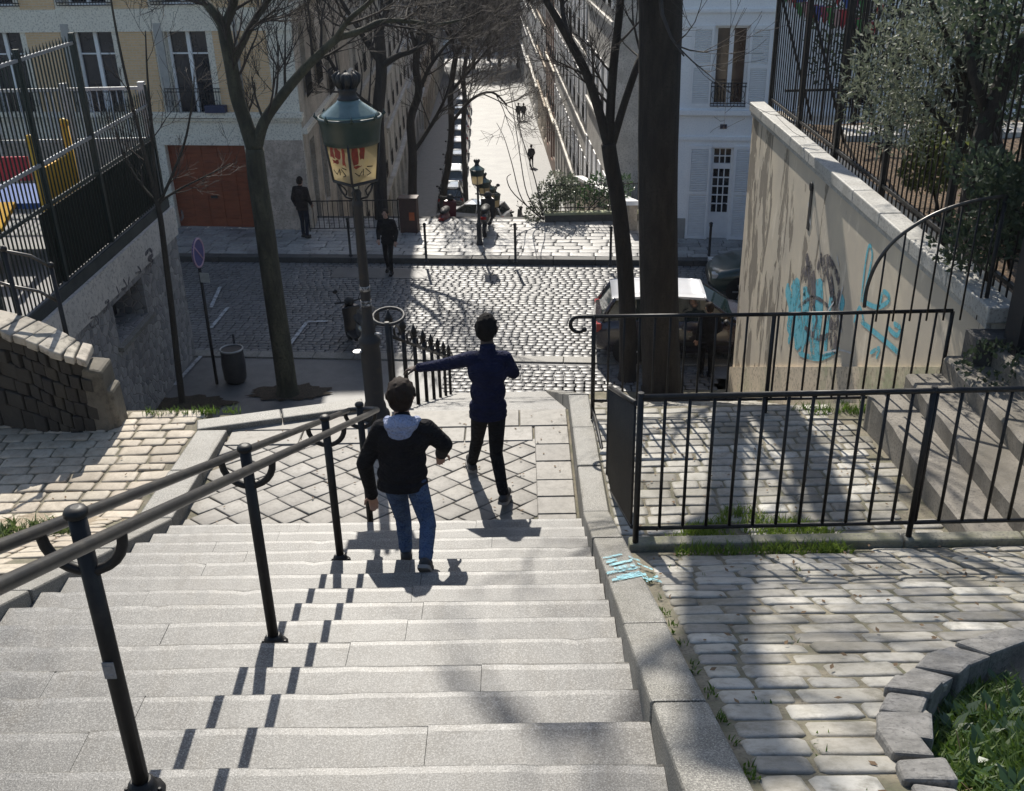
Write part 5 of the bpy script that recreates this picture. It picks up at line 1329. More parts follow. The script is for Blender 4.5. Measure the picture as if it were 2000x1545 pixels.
# ---- grass and weeds
def tufts(name, label, spots, m, seed, L=(.06, .14), W=.004, kind='stuff', lean=.5):
    rnd = random.Random(seed); mb = MB()
    for x, y, z, n_, r in spots:
        for _ in range(n_):
            a = rnd.uniform(0, 2*PI); d_ = r*math.sqrt(rnd.random()); p = Vector((x+d_*math.cos(a), y+d_*math.sin(a), z-.005)); l = rnd.uniform(*L)
            d = Vector((rnd.uniform(-lean, lean), rnd.uniform(-lean, lean), 1)).normalized(); s_ = Vector((math.cos(a), math.sin(a), 0))*W*rnd.uniform(.7, 1.5); i = len(mb.v)
            e = p+d*l+Vector((d.x, d.y, -.15))*l*.45; mm = p+d*l*.55
            mb.v += [tuple(p-s_), tuple(p+s_), tuple(mm+s_*.8), tuple(mm-s_*.8), tuple(e)]; mb.face((i, i+1, i+2, i+3)); mb.face((i+3, i+2, i+4))
    o = mb.build(name, m); tag(o, label, 'grass', kind=kind); return o
rnd = random.Random(91)
sp_g = []
for _ in range(90):
    u = rnd.random(); x = 1.0+1.25*u; y = 6.2+rnd.random()*.55*(1-abs(u-.55)*1.5); sp_g.append((x, y, zter(x, y), 22, .07))
for _ in range(36):
    x = rnd.uniform(.92, 2.05); sp_g.append((x, 5.43+rnd.uniform(-.03, .03), zr(x, 5.43)+.0, 20, .055))
tufts('grass', 'bright green grass and moss growing along the near terrace railing', sp_g, leaf_mat('bright_grass', (.12, .20, .025), (.24, .31, .06), .5, .45), 92, (.04, .10))
sp_g = []
for _ in range(26): 
    y = rnd.uniform(1.4, 5.0); sp_g.append((XR+.225+rnd.uniform(-.01, .015), y, zr(0, y), 9, .02))
for _ in range(40):
    x = rnd.uniform(.8, 4); y = rnd.uniform(1.5, 5.2); sp_g.append((x, y, zr(x, y)-.008, 4, .03))
r3 = random.Random(98); lv = MB()
for _ in range(420):
    if r3.random() < .62: x = r3.uniform(.75, 3.0); y = r3.uniform(1.6, 8.6); z = (zr(x, y) if y < 5.5 else zter(x, y))+.012
    elif r3.random() < .5: x = r3.uniform(-5.5, -3.3); y = r3.uniform(5, 9.2); z = zleft(x, y)+.012
    else: x = r3.uniform(-2.8, .4); y = r3.uniform(7.2, 9.3); z = LZ+.016
    if sd(x, y) > -.05: continue
    a = r3.uniform(0, 2*PI); leaf(lv, Vector((x, y, z)), Vector((math.cos(a), math.sin(a), r3.uniform(0, .25))).normalized(), Vector((r3.uniform(-.2, .2), r3.uniform(-.2, .2), 1)).normalized(), r3.uniform(.02, .045), .009)
tag(lv.build('fallen_leaves', mat('dry_leaf', (.20, .13, .07), .9, (.11, .07, .04), 20)), 'dry leaves and bits of litter scattered on the paving', 'fallen leaves', kind='stuff')
tufts('weeds', 'thin weeds growing in the joints of the right cobbled ramp', sp_g, GRASS, 93, (.015, .04), .003)
sp_g = [(*PZ(px, py, 4.9).xy, 0, n_, r) for px, py, n_, r in ((70, 985, 130, .16), (30, 1000, 130, .18), (110, 990, 70, .10), (-20, 1010, 120, .2))]
sp_g = [(a, b_, zleft(a, b_), d, e) for a, b_, c, d, e in sp_g]
tufts('weeds', 'patch of green weeds on the left cobbled ramp beside the handrail', sp_g, leaf_mat('weed_leaves', (.07, .12, .03), (.16, .19, .07), .5, .4), 94, (.05, .13), .010, lean=.9)
# sandy patch under the weeds
mb = MB(); c0 = PZ(30, 960, 4.8); rr2 = random.Random(5); pts = []
for k in range(18):
    a = 2*PI*k/18; r = rr2.uniform(.45, .6); x, y = c0.x+r*1.2*math.cos(a), c0.y+r*.7*math.sin(a); pts.append((x, y, zleft(x, y)+.004))
mb.poly(pts); struct(mb.build('sand_patch', mat('sandy_earth', (.34, .28, .20), .95, (.25, .2, .14), 6, fine=50)))
sp_g = []
for _ in range(30):
    x = rnd.uniform(-3.9, -2.9); sp_g.append((x, 9.36+rnd.uniform(-.05, .02), zleft(x, 9.36), 10, .05))
for _ in range(40):
    x = rnd.uniform(2.6, 3.8); y = 8.75+rnd.uniform(-.1, .15); sp_g.append((x, y, zter(x, y), 16, .06))
for _ in range(30):
    x = rnd.uniform(3.0, 4.0); y = 17.6+rnd.uniform(-.3, .5); sp_g.append((x, y, zslope(x, y), 16, .12))
tufts('grass', 'sparse weeds along the foot of the painted wall and the ramp edge', sp_g, GRASS, 95, (.03, .10))
# ---- planted bed with stone edging at the lower right
def zb_(x, y): return zr(x, y)
bd = empty('stone_edging', (2.25, 2.3, zr(2.25, 2.3)), 0, 'curved edging of rough grey blocks around the grassy bed at the lower right', 'stone edging')
rs = random.Random(61); dist = [0]
for a, b_ in zip(E_, E_[1:]): dist.append(dist[-1]+(b_-a).length)
def eat(s_):
    for i in range(len(dist)-1):
        if s_ <= dist[i+1]: return E_[i].lerp(E_[i+1], (s_-dist[i])/(dist[i+1]-dist[i])), (E_[i+1]-E_[i]).normalized()
    return E_[-1], (E_[-1]-E_[-2]).normalized()
s_ = 0
while s_ < dist[-1]-.15:
    l = rs.uniform(.15, .24); p, d = eat(s_+l/2); d.z = 0; d.normalize(); nn = Vector((d.y, -d.x, 0)); wd = rs.uniform(.14, .19); h_ = rs.uniform(.015, .05)
    m_ = MB(); z0 = zb_(p.x, p.y)
    j = lambda: rs.uniform(-.014, .014)
    c = [(-l/2+.008, 0), (l/2-.008, 0), (l/2-.008, wd), (-l/2+.008, wd)]
    bot = [p+d*a+nn*b_+Vector((0, 0, -.35)) for a, b_ in c]; top_ = []
    for a, b_ in c:
        q = p+d*(a*.95+j())+nn*(b_+j()); q.z = zb_(q.x, q.y)+h_+j(); top_.append(q)
    m_.hexa([q-bd.location for q in bot]+[q-bd.location for q in top_]); o = m_.build('edging_block', mat('edging_stone', (.26, .25, .235), .85, (.15, .145, .135), 8, fine=45, bmp=.6, bdist=.02) if 'edging_stone' not in MATS else MATS['edging_stone'], bd); bevel(o, .014, 2); s_ += l
sheet('bed_soil', SOIL, 1.14, 4.5, 0.8, 3.45, lambda x, y: zb_(x, y)-.20+.03*math.sin(7*x+y*3), 14, 14)
rnd = random.Random(96); sp_g = []
for _ in range(900):
    x = rnd.uniform(1.28, 2.9); y = rnd.uniform(1.5, 3.3)
    if sd(x, y) < .16: continue
    soilp = math.sin(x*5.2+1)*math.cos(y*4.1+.5)
    if soilp > .45 and rnd.random() < .85: continue
    sp_g.append((x, y, zb_(x, y)-.175, 46, .09))
tufts('grass', 'green grass and weeds filling the stone edged bed at the lower right', sp_g, GRASS, 97, (.04, .12), .006, lean=.9)
lw_ = MB(); r4 = random.Random(71)
for _ in range(190):
    x = r4.uniform(1.25, 2.9); y = r4.uniform(1.6, 3.4)
    if math.sin(x*5.2+1)*math.cos(y*4.1+.5) > .4 or sd(x, y) < .16: continue
    c_ = Vector((x, y, zb_(x, y)-.17))
    for q in range(r4.randint(6, 12)):
        a = r4.uniform(0, 2*PI); d_ = Vector((math.cos(a), math.sin(a), r4.uniform(.3, 1.2))).normalized(); leaf(lw_, c_+Vector((0, 0, r4.uniform(0, .06))), d_, Vector((0, 0, 1)), r4.uniform(.05, .11), r4.uniform(.012, .022))
tag(lw_.build('weeds', LAUREL), 'broad leaved weeds among the grass of the stone edged bed', 'weeds', kind='stuff')
mb = MB()
for _ in range(260):
    x = rnd.uniform(1.3, 2.9); y = rnd.uniform(1.5, 3.2); p = Vector((x, y, zb_(x, y)-.16)); d = Vector((rnd.uniform(-1, 1), rnd.uniform(-1, 1), rnd.uniform(-.1, .3))).normalized(); mb.tube([p, p+d*.06, p+d*.12+rv(rnd)*.02], .0025, 3, caps=False)
tag(mb.build('dry_stalks', mat('straw', (.28, .2, .11), .9)), 'dry brown stalks lying in the stone edged bed', 'dry stalks', kind='stuff')
# blue chalky paint on the right kerb and cobbles
m, n, b = _m('pale_cyan_paint'); b.inputs['Base Color'].default_value = (.26, .50, .56, 1); b.inputs['Roughness'].default_value = .8
tr = n.nodes.new('ShaderNodeBsdfTransparent'); ms = n.nodes.new('ShaderNodeMixShader'); n.links.new(ramp(n, tex(n, 26, 6, .8), .42, .54), ms.inputs[0]); n.links.new(tr.outputs[0], ms.inputs[1]); n.links.new(b.outputs[0], ms.inputs[2]); n.links.new(ms.outputs[0], n.nodes['Material Output'].inputs[0])
mb = MB()
for k, (px0, py0, px1, py1, wd) in enumerate(((1178, 1090, 1215, 1082, .05), (1190, 1104, 1235, 1094, .06), (1185, 1120, 1250, 1108, .06), (1195, 1134, 1262, 1122, .06), (1212, 1090, 1232, 1130, .04), (1245, 1100, 1275, 1112, .05), (1255, 1128, 1292, 1136, .06), (1250, 1118, 1270, 1132, .05), (1183, 1098, 1205, 1094, .09), (1200, 1112, 1240, 1104, .08), (1205, 1128, 1250, 1118, .09), (1182, 1106, 1192, 1130, .05), (1228, 1088, 1250, 1096, .06), (1262, 1136, 1285, 1126, .05))):
    def gk(px, py):
        p = PZ(px, py, 5.6)
        for _ in range(8):
            z = nose(p.y)+KH+.006 if p.x < XR+.21 else zr(p.x, p.y)+.012
            p = PZ(px, py, z)
        return p
    a, b_ = gk(px0, py0), gk(px1, py1); nm = Vector((0, 1, -S)).normalized()*wd/2
    for i in range(6):
        p, q = a.lerp(b_, i/6), a.lerp(b_, (i+1)/6); mb.quad(p-nm, q-nm, q+nm, p+nm)
mb.v = [(x, y, z+.0015*(i//24 % 5)) for i, (x, y, z) in enumerate(mb.v)]
tag(mb.build('blue_paint_mark', MATS['pale_cyan_paint']), 'pale blue paint smears on the right kerb and cobbles near the railing corner', 'paint mark')
# dirt and tree pits on the street
for (px, py, rx, ry) in ((568, 766, .95, .45), (360, 788, 1.1, .4)):
    c0 = PZ(px, py, .02); mb = MB(); mb.poly([(c0.x+rx*k_*math.cos(a), c0.y+ry*k_*math.sin(a), .026) for a in np.linspace(0, 2*PI, 41)[:-1] for k_ in (random.Random(a+px).uniform(.72, 1.05),)]); struct(mb.build('tree_pit', SOIL))

# ================================================================== VEHICLES
def car(name, label, loc, rz, bodym, roofm, group=None, L=3.9, Wd=1.68, Ht=1.5, taillight=(.3, .01, .01), detail=True):
    """small hatchback; local +x is forward"""
    c = empty(name, loc, rz, label, 'car', group)
    hw = Wd/2; Ls = L/3.9
    # (x, z bottom, z belt, half width scale)
    st = [(-1.93, .42, .72, .80), (-1.88, .30, .92, .92), (-1.62, .24, .97, .985), (-1.1, .22, .985, 1), (0, .21, .965, 1), (.75, .22, .94, 1), (1.3, .23, .87, .985), (1.68, .26, .77, .92), (1.88, .32, .66, .80), (1.95, .42, .58, .66)]
    mb = MB(); nr = 10
    for x, zb, zt, ws in st:
        w_ = hw*ws
        ring = [(-w_*.82, zb), (-w_*.95, zb+.07), (-w_, zb+(zt-zb)*.38), (-w_*.985, zb+(zt-zb)*.68), (-w_*.93, zt-.04), (-w_*.80, zt), (0, zt+.025)]
        full = ring+[(-a, z) for a, z in reversed(ring[:-1])]
        for a, z in full: mb.v.append((x*Ls, a, z*Ht/1.5))
    n_ = 13
    for i in range(len(st)-1):
        for k in range(n_):
            a = i*n_+k; b_ = i*n_+(k+1) % n_; mb.face((a, a+n_, b_+n_, b_), True)
    mb.face(tuple(range(n_)), True); mb.face(tuple(reversed(range((len(st)-1)*n_, len(st)*n_))), True)
    bo = mb.build('body', bodym, c)
    # greenhouse
    def ghouse(pts_low, pts_high, inset):
        m_ = MB(); i = 0
        lo = [(x*Ls, s*w_*hw, z*Ht/1.5) for x, w_, z in pts_low for s in (1, -1)]; hi = [(x*Ls, s*w_*hw, z*Ht/1.5) for x, w_, z in pts_high for s in (1, -1)]
        return lo, hi
    xr0, xr1, xf0, xf1 = -1.80, -1.52, .98, .28     # rear low, rear high, front low, front high
    zlo, zhi = .94, 1.40
    k = Ht/1.5
    lo = [Vector((xr0*Ls, -hw*.84, zlo*k)), Vector((-.4*Ls, -hw*.90, .96*k)), Vector((xf0*Ls, -hw*.84, .90*k))]; hi = [Vector((xr1*Ls, -hw*.68, zhi*k)), Vector((-.45*Ls, -hw*.73, (zhi+.04)*k)), Vector((xf1*Ls, -hw*.68, zhi*k))]
    mir = lambda v: Vector((v.x, -v.y, v.z))
    g = MB()
    for i in range(2):
        g.quad(lo[i], lo[i+1], hi[i+1], hi[i]); g.quad(mir(lo[i+1]), mir(lo[i]), mir(hi[i]), mir(hi[i+1]))
    g.quad(lo[2], mir(lo[2]), mir(hi[2]), hi[2]); g.quad(mir(lo[0]), lo[0], hi[0], mir(hi[0])); g.build('glass', CARGLASS, c)
    # roof: crowned slab
    rf = MB(); xs = np.linspace(xr1-.07, xf1+.05, 7)
    for x in xs:
        t = (x-xr1)/(xf1-xr1); cr2 = .05*math.sin(PI*min(1, max(0, t)))
        for yy_ in np.linspace(-1, 1, 7): rf.v.append((x*Ls, yy_*hw*.72, (zhi+.005+cr2+.045*(1-yy_**4))*k))
    for i in range(6):
        for j in range(6):
            a = i*7+j; rf.face((a, a+7, a+8, a+1), True)
    nb_ = len(rf.v); rf.v += [(x, y, z-.05) for x, y, z in rf.v[:nb_]]
    for i in range(6):
        for a, b_ in ((i*7, (i+1)*7), ((i+1)*7+6, i*7+6)): rf.face((a, b_, b_+nb_, a+nb_))
    for j in range(6):
        rf.face((j+1, j, j+nb_, j+1+nb_)); rf.face((42+j, 42+j+1, 42+j+1+nb_, 42+j+nb_))
    rf.build('roof', roofm, c)
    for s in (1, -1):
        for a, b_, r in ((lo[0], hi[0], .05), (lo[1]+Vector((.0, 0, 0)), hi[1], .035), (lo[2], hi[2], .03)):
            q0, q1 = Vector((a.x, a.y*s, a.z)), Vector((b_.x, b_.y*s, b_.z)); pl = MB(); pl.tube([q0, q1], r, 6); pl.build('pillar', bodym, c)
    for sx_ in (-1.22, 1.22):
        for s in (1, -1):
            wv = MB(); wv.lathe([(.20, -.09), (.285, -.10), (.31, -.07), (.31, .07), (.285, .10), (.20, .09)], n=20); wv.xform(Matrix.Translation((sx_*Ls, s*(hw-.10), .31)) @ Matrix.Rotation(PI/2, 4, 'X')); wo = wv.build('wheel', TYRE, c)
            rm = MB(); rm.lathe([(.06, .10), (.19, .095), (.20, .06)], n=14)
            for q in range(5):
                a = q*2*PI/5; rm.obox(Vector((math.cos(a)*.05-math.sin(a)*.02, math.sin(a)*.05+math.cos(a)*.02, .092)), Vector((math.cos(a), math.sin(a), 0))*.14, Vector((math.sin(a), -math.cos(a), 0))*.04, Vector((0, 0, .018)))
            rm.xform(Matrix.Translation((sx_*Ls, s*(hw-.10), .31)) @ Matrix.Rotation(PI/2 if s < 0 else -PI/2, 4, 'X')); rm.build('rim', RIM, wo)
            ar = MB(); ar.lathe([(.35, .0), (.35, .015)], n=20); ar.xform(Matrix.Translation((sx_*Ls, s*(hw-.012), .33)) @ Matrix.Rotation(PI/2 if s < 0 else -PI/2, 4, 'X')); ar.build('wheel_arch', ARCH, c)
    for s in (1, -1):
        tl = MB(); tl.box(-1.90*Ls, s*hw*.80-.09, .72*k, -1.80*Ls, s*hw*.80+.09, .90*k); tl.build('taillight', TAIL, c)
        hl = MB(); hl.box(1.76*Ls, s*hw*.68-.12, .60*k, 1.90*Ls, s*hw*.68+.12, .70*k); hl.build('headlight', HEADL, c)
        mr_ = MB(); mr_.ball((.72*Ls, s*(hw+.07), .98*k), .09, 8, (.7, 1, .75)); mr_.tube([(.74*Ls, s*hw*.9, .95*k), (.73*Ls, s*(hw+.04), .96*k)], .02, 5); mr_.build('wing_mirror', ARCH, c)
        dh = MB(); dh.box(-.35*Ls, s*(hw*.99)-.015, .80*k, -.17*Ls, s*(hw*.99)+.015, .83*k); dh.build('door_handle', RIM, c)
        tr_ = MB(); tr_.box(-.85*Ls, s*(hw*1.0)-.012, .44*k, .85*Ls, s*(hw*1.0)+.012, .52*k); tr_.build('side_trim', ARCH, c)
    bp = MB(); bp.box(-1.97*Ls, -hw*.75, .40*k, -1.86*Ls, hw*.75, .52*k); bp.box(1.86*Ls, -hw*.6, .36*k, 1.97*Ls, hw*.6, .48*k); o = bp.build('bumper', ARCH, c); bevel(o, .03, 2)
    return c
CARGLASS = mat('car_glass', (.02, .035, .035), .05, (.015, .025, .025), 1, spec=.9, coat=.5)
TYRE = mat('tyre_rubber', (.014, .014, .014), .85); RIM = mat('alloy_rim', (.45, .45, .46), .3, metal=.8); ARCH = mat('black_plastic', (.012, .012, .013), .6)
TAIL = mat('red_lens', (.35, .012, .012), .2, (.25, .01, .01)); HEADL = mat('clear_lens', (.6, .6, .58), .12, (.5, .5, .5))
CARD = mat('dark_plum_paint', (.035, .028, .035), .25, (.03, .024, .03), 2, coat=1)
CARW = mat('white_car_paint', (.75, .75, .76), .3, (.7, .7, .72), 2, coat=1); CARS = mat('silver_car_paint', (.42, .44, .46), .3, (.38, .4, .42), 2, metal=.4, coat=.6); CARB = mat('black_car_paint', (.02, .02, .024), .25, coat=1); CARG = mat('green_car_paint', (.01, .035, .03), .3, coat=.6)
car('parked_car', 'dark parked hatchback with a white roof, half hidden by the trunks and the painted wall', (3.55, 20.75, 0.0), R(-2.5), CARD, CARW, Ht=1.52, L=4.0)
car('parked_car', 'dark green car beyond the white roofed one, mostly hidden by the painted wall', (6.6, 24.2, 0), R(175), CARG, CARG)
# the row of parked cars down the lower street
car('parked_car', 'white car parked side on at the foot of the hill stairs', (PY(925, 420, 57).x, 57.5, zst(57.5)), R(160), CARW, CARW, L=4.2)
specs = [(63, CARB, 'black car, nearest in the shaded row of parked cars down the street'), (68.5, CARS, 'silver car second in the shaded row of parked cars'), (74, CARB, 'black car third in the shaded row of parked cars'), (79.5, CARW, 'white car fourth in the shaded row of parked cars'), (85, CARS, 'silver car fifth in the shaded row of parked cars'), (91, CARW, 'white car sixth in the shaded row of parked cars'), (97, CARB, 'black car second from the far end of the shaded parked row'), (103, CARW, 'white car farthest down the shaded parked row')]
for y, m_, lab in specs: car('parked_car', lab, (-3.25+xo(y), y, zst(y)), R(91.7), m_, m_, 'cars parked along the lower street', L=4.1)
def scooter(label, loc, rz, m, group=None, box=False):
    c = empty('motor_scooter', loc, rz, label, 'scooter', group)
    for x in (-.62, .62):
        wv = MB(); wv.lathe([(.10, -.05), (.20, -.055), (.235, 0), (.20, .055), (.10, .05)], n=16); wv.xform(Matrix.Translation((x, 0, .235)) @ Matrix.Rotation(PI/2, 4, 'X')); wo = wv.build('wheel', TYRE, c)
        r_ = MB(); r_.lathe([(.10, -.052), (.10, .052)], n=12); r_.xform(Matrix.Translation((x, 0, .235)) @ Matrix.Rotation(PI/2, 4, 'X')); r_.build('rim', RIM, wo)
    b_ = MB(); b_.ball((-.42, 0, .58), .3, 12, (1.35, .55, .72)); b_.hexa([(-.2, -.16, .28), (.35, -.16, .28), (.35, .16, .28), (-.2, .16, .28), (-.2, -.17, .36), (.35, -.17, .36), (.35, .17, .36), (-.2, .17, .36)])
    b_.hexa([(.30, -.2, .3), (.42, -.12, .3), (.42, .12, .3), (.30, .2, .3), (.38, -.22, .88), (.52, -.1, .92), (.52, .1, .92), (.38, .22, .88)]); b_.ball((.62, 0, .42), .2, 10, (1.1, .4, .45)); b_.tube([(.62, 0, .24), (.45, 0, .95)], .04, 8); o = b_.build('body', m, c); bevel(o, .03, 2)
    s_ = MB(); s_.ball((-.32, 0, .80), .3, 12, (1.3, .5, .28)); s_.build('seat', ARCH, c)
    h_ = MB(); h_.tube([(.36, -.36, 1.04), (.42, -.15, 1.0), (.44, 0, .98), (.42, .15, 1.0), (.36, .36, 1.04)], .02, 8); h_.ball((.46, 0, .98), .12, 10, (.9, 1.0, .9)); h_.build('handlebar', ARCH, c)
    for s in (1, -1):
        q = MB(); q.tube([(.40, s*.2, 1.02), (.42, s*.3, 1.25)], .009, 5); q.ball((.42, s*.31, 1.28), .06, 8, (.3, 1, .8)); q.build('mirror', ARCH, c)
    q = MB(); q.ball((.56, 0, .98), .06, 8, (.5, 1, 1)); q.build('headlight', HEADL, c)
    q = MB(); q.box(-.84, -.08, .60, -.78, .08, .67); q.build('taillight', TAIL, c)
    if box:
        q = MB(); q.box(-.95, -.2, .86, -.58, .2, 1.2); o = q.build('top_box', m, c); bevel(o, .04, 2)
    return c
p = PZ(700, 690, 0)
SCB = mat('black_scooter_paint', (.012, .012, .015), .3, coat=.6); SCR = mat('dark_red_scooter_paint', (.12, .015, .02), .35, coat=.5)
scooter('black motor scooter parked on the shaded setts beside the lamp post', (p.x, p.y+.25, .0), R(118), SCB, box=True)
for (px, py, Y, z, m_, lab, rz) in ((876, 460, 31.4, -.42, SCR, 'dark red scooter parked at the top of the hill stairs', 80), (952, 460, 29.4, PVZ+.01, SCB, 'black scooter beside the lamp at the head of the hill stairs', 85), (1003, 425, 57.4, zst(57.4), SCB, 'black scooter on its own in the sunlit lower street left of the railed bed', 25)):
    p = PY(px, py, Y); scooter(lab, (p.x, Y, z), R(rz), m_, 'scooters near the hill stairs')

# ================================================================== STREET FURNITURE
def bollard(px, py, h_, lab):
    p = PZ(px, py, PVZ); c = empty('bollard', (p.x, p.y, PVZ), 0, lab, 'bollard', 'thin bollards along the far pavement')
    m_ = MB(); m_.lathe([(.06, 0), (.06, .03), (.035, .05), (.033, h_-.12), (.045, h_-.11), (.045, h_-.09)], n=10); m_.build('shaft', IRON_D, c)
    m_ = MB(); m_.ball((0, 0, h_-.045), .05, 10); m_.build('knob', IRON_D, c)
for px, py, lab in ((685, 500, 'thin dark bollard on the far pavement left of the street lamp'), (833, 512, 'thin dark bollard on the far pavement just right of the walker in black'), (1007, 513, 'thin dark bollard on the far pavement in the middle of the sunlit gap'), (1192, 520, 'thin dark bollard on the far pavement beside the forked tree'), (1384, 512, 'thin dark bollard in front of the white house door')): bollard(px, py, 1.1, lab)
# railing on the far pavement, left of the hill stairs
a, b_ = PZ(606, 452, PVZ), PZ(780, 450, PVZ)
railing('railing', 'dark bar railing on the far pavement behind the street lamp', a, [a, b_], .15, .92, [a, b_])
p = PZ(800, 455, PVZ); c = empty('utility_cabinet', (p.x, p.y+.15, PVZ), R(-5), 'dark brown street cabinet with an orange sticker at the end of the far railing', 'cabinet')
m_ = MB(); m_.box(-.26, -.15, 0, .26, .2, 1.0); m_.box(-.29, -.18, 1.0, .29, .23, 1.05); m_.build('case', mat('brown_cabinet', (.07, .035, .025), .6), c); m_ = MB(); m_.box(.03, -.156, .38, .19, -.151, .62); m_.build('sticker', mat('orange_sticker', (.55, .12, .03), .6), c)
# no parking sign by the playground wall
a, b_ = PZ(424, 750, .02), None
p0 = Vector((a.x, a.y, .02)); sgn = empty('no_parking_sign', p0, 0, 'round blue no parking sign on a dark pole beside the playground wall', 'road sign')
tpx = PY(381, 466, a.y)
m_ = MB(); m_.tube([(0, 0, 0), ((tpx-p0).x*.2, 0, 1.2), (tpx-p0)+Vector((0, 0, -.02))], .032, 10); m_.build('pole', IRON_D, sgn)
ctr = PY(387, 494, a.y-.05)-p0
def disc(r0, r1, t_, m, nm):
    d_ = MB(); d_.lathe([(r0, -t_), (r1, -t_), (r1, t_), (r0, t_)] if r0 > 0 else [(r1, -t_), (r1, t_)], n=28)
    d_.xform(Matrix.Translation(ctr) @ Matrix.Rotation(R(-4), 4, 'Z') @ Matrix.Rotation(PI/2, 4, 'Y')); d_.build(nm, m, sgn)
disc(0, .30, .010, mat('sign_blue', (.05, .06, .22), .5, (.06, .05, .18), 4), 'disc')
def ringm():
    d_ = MB(); k_ = 28
    d_.tube([(.275*math.cos(t), .275*math.sin(t), 0) for t in np.linspace(0, 2*PI, 33)], .026, 6, caps=False)
    d_.xform(Matrix.Translation(ctr) @ Matrix.Rotation(R(-4), 4, 'Z') @ Matrix.Rotation(PI/2, 4, 'Y')); d_.build('rim', mat('sign_rim', (.45, .30, .38), .5, (.4, .26, .34)), sgn)
    d_ = MB(); d_.tube([(-.19, -.19, .0), (.19, .19, 0)], .022, 6); d_.xform(Matrix.Translation(ctr) @ Matrix.Rotation(R(-4), 4, 'Z') @ Matrix.Rotation(PI/2, 4, 'Y')); d_.build('slash', MATS['sign_rim'], sgn)
ringm()
m_ = MB(); c2 = PY(402, 540, a.y-.05)-p0; m_.obox(c2+Vector((-.12, 0, -.12)), (.2, -.06, 0), (0, .012, 0), (0, 0, .2)); m_.build('small_plate', mat('pale_plate', (.5, .52, .5), .5), sgn)
# litter bin
p = PZ(459, 748, .02); lb = empty('litter_bin', (p.x, p.y+.1, .02), 0, 'squat dark litter bin with a pale rim on the shaded pavement', 'litter bin')
m_ = MB(); m_.lathe([(.19, .0), (.23, .08), (.245, .4), (.23, .68), (.21, .72)], n=18); m_.build('bag', mat('dark_bag', (.025, .025, .03), .5, (.04, .038, .04), 9, bmp=.5, bdist=.03), lb)
m_ = MB(); m_.tube([(.23*math.cos(t), .23*math.sin(t), .73) for t in np.linspace(0, 2*PI, 21)], .02, 6, caps=False); m_.build('rim', GALV, lb)
m_ = MB(); m_.tube([(0, .26, 0), (0, .26, .95)], .025, 8); m_.build('support', IRON_D, lb)
# painted parking bay lines in the shade
mb = MB()
for a, b_ in (((560, 680), (600, 628)), ((600, 628), (640, 627)), ((412, 640), (445, 600)), ((430, 560), (412, 600)), ((340, 752), (395, 692))):
    A, B = PZ(*a, .03), PZ(*b_, .03); d = (B-A).normalized(); nn = Vector((-d.y, d.x, 0))*.045; mb.quad(A-nn, B-nn, B+nn, A+nn)
struct(mb.build('parking_lines', mat('faded_line_paint', (.42, .43, .44), .7, (.2, .2, .2), 9, .45, .6)))

# ================================================================== PEOPLE
def blob(name, parts, m, parent, vox=.010, sm_it=3, off=Vector((0, 0, 0))):
    """one continuous surface grown round tapered limbs and rounded masses"""
    mb = MB()
    for pt in parts:
        if pt[0] == 'c':
            _, a, b_, r0, r1 = pt; a, b_ = Vector(a)-off, Vector(b_)-off; d = (b_-a); L = d.length
            d = d.normalized() if L > 1e-6 else Vector((0, 0, 1)); P, Q = [], []
            for t in (-1, -.8, -.5, 0): P.append(a+d*r0*t); Q.append(max(1e-3, r0*math.sqrt(max(0, 1-t*t))))
            for t in (.33, .66): P.append(a.lerp(b_, t)); Q.append(r0+(r1-r0)*t)
            for t in (0, .5, .8, 1): P.append(b_+d*r1*t); Q.append(max(1e-3, r1*math.sqrt(max(0, 1-t*t))))
            mb.tube(P, Q, 14)
        else:
            _, c, rad, rot = pt; s0 = len(mb.v); mb.ball((0, 0, 0), 1, 18, rad)
            M = Matrix.Translation(Vector(c)-off) @ (rot.to_4x4() if rot else Matrix.Identity(4)); mb.xform(M, s0)
    o = mb.build(name, m)
    r = o.modifiers.new('r', 'REMESH'); r.mode = 'VOXEL'; r.voxel_size = vox
    s_ = o.modifiers.new('s', 'SMOOTH'); s_.iterations = sm_it; s_.factor = .5
    dg = bpy.context.evaluated_depsgraph_get(); me = bpy.data.meshes.new_from_object(o.evaluated_get(dg)); me.name = name
    o.modifiers.clear(); old = o.data; o.data = me; bpy.data.meshes.remove(old)
    me.polygons.foreach_set('use_smooth', [True]*len(me.polygons)); me.update()
    if not me.materials: me.materials.append(m)
    if parent: o.parent = parent
    return o
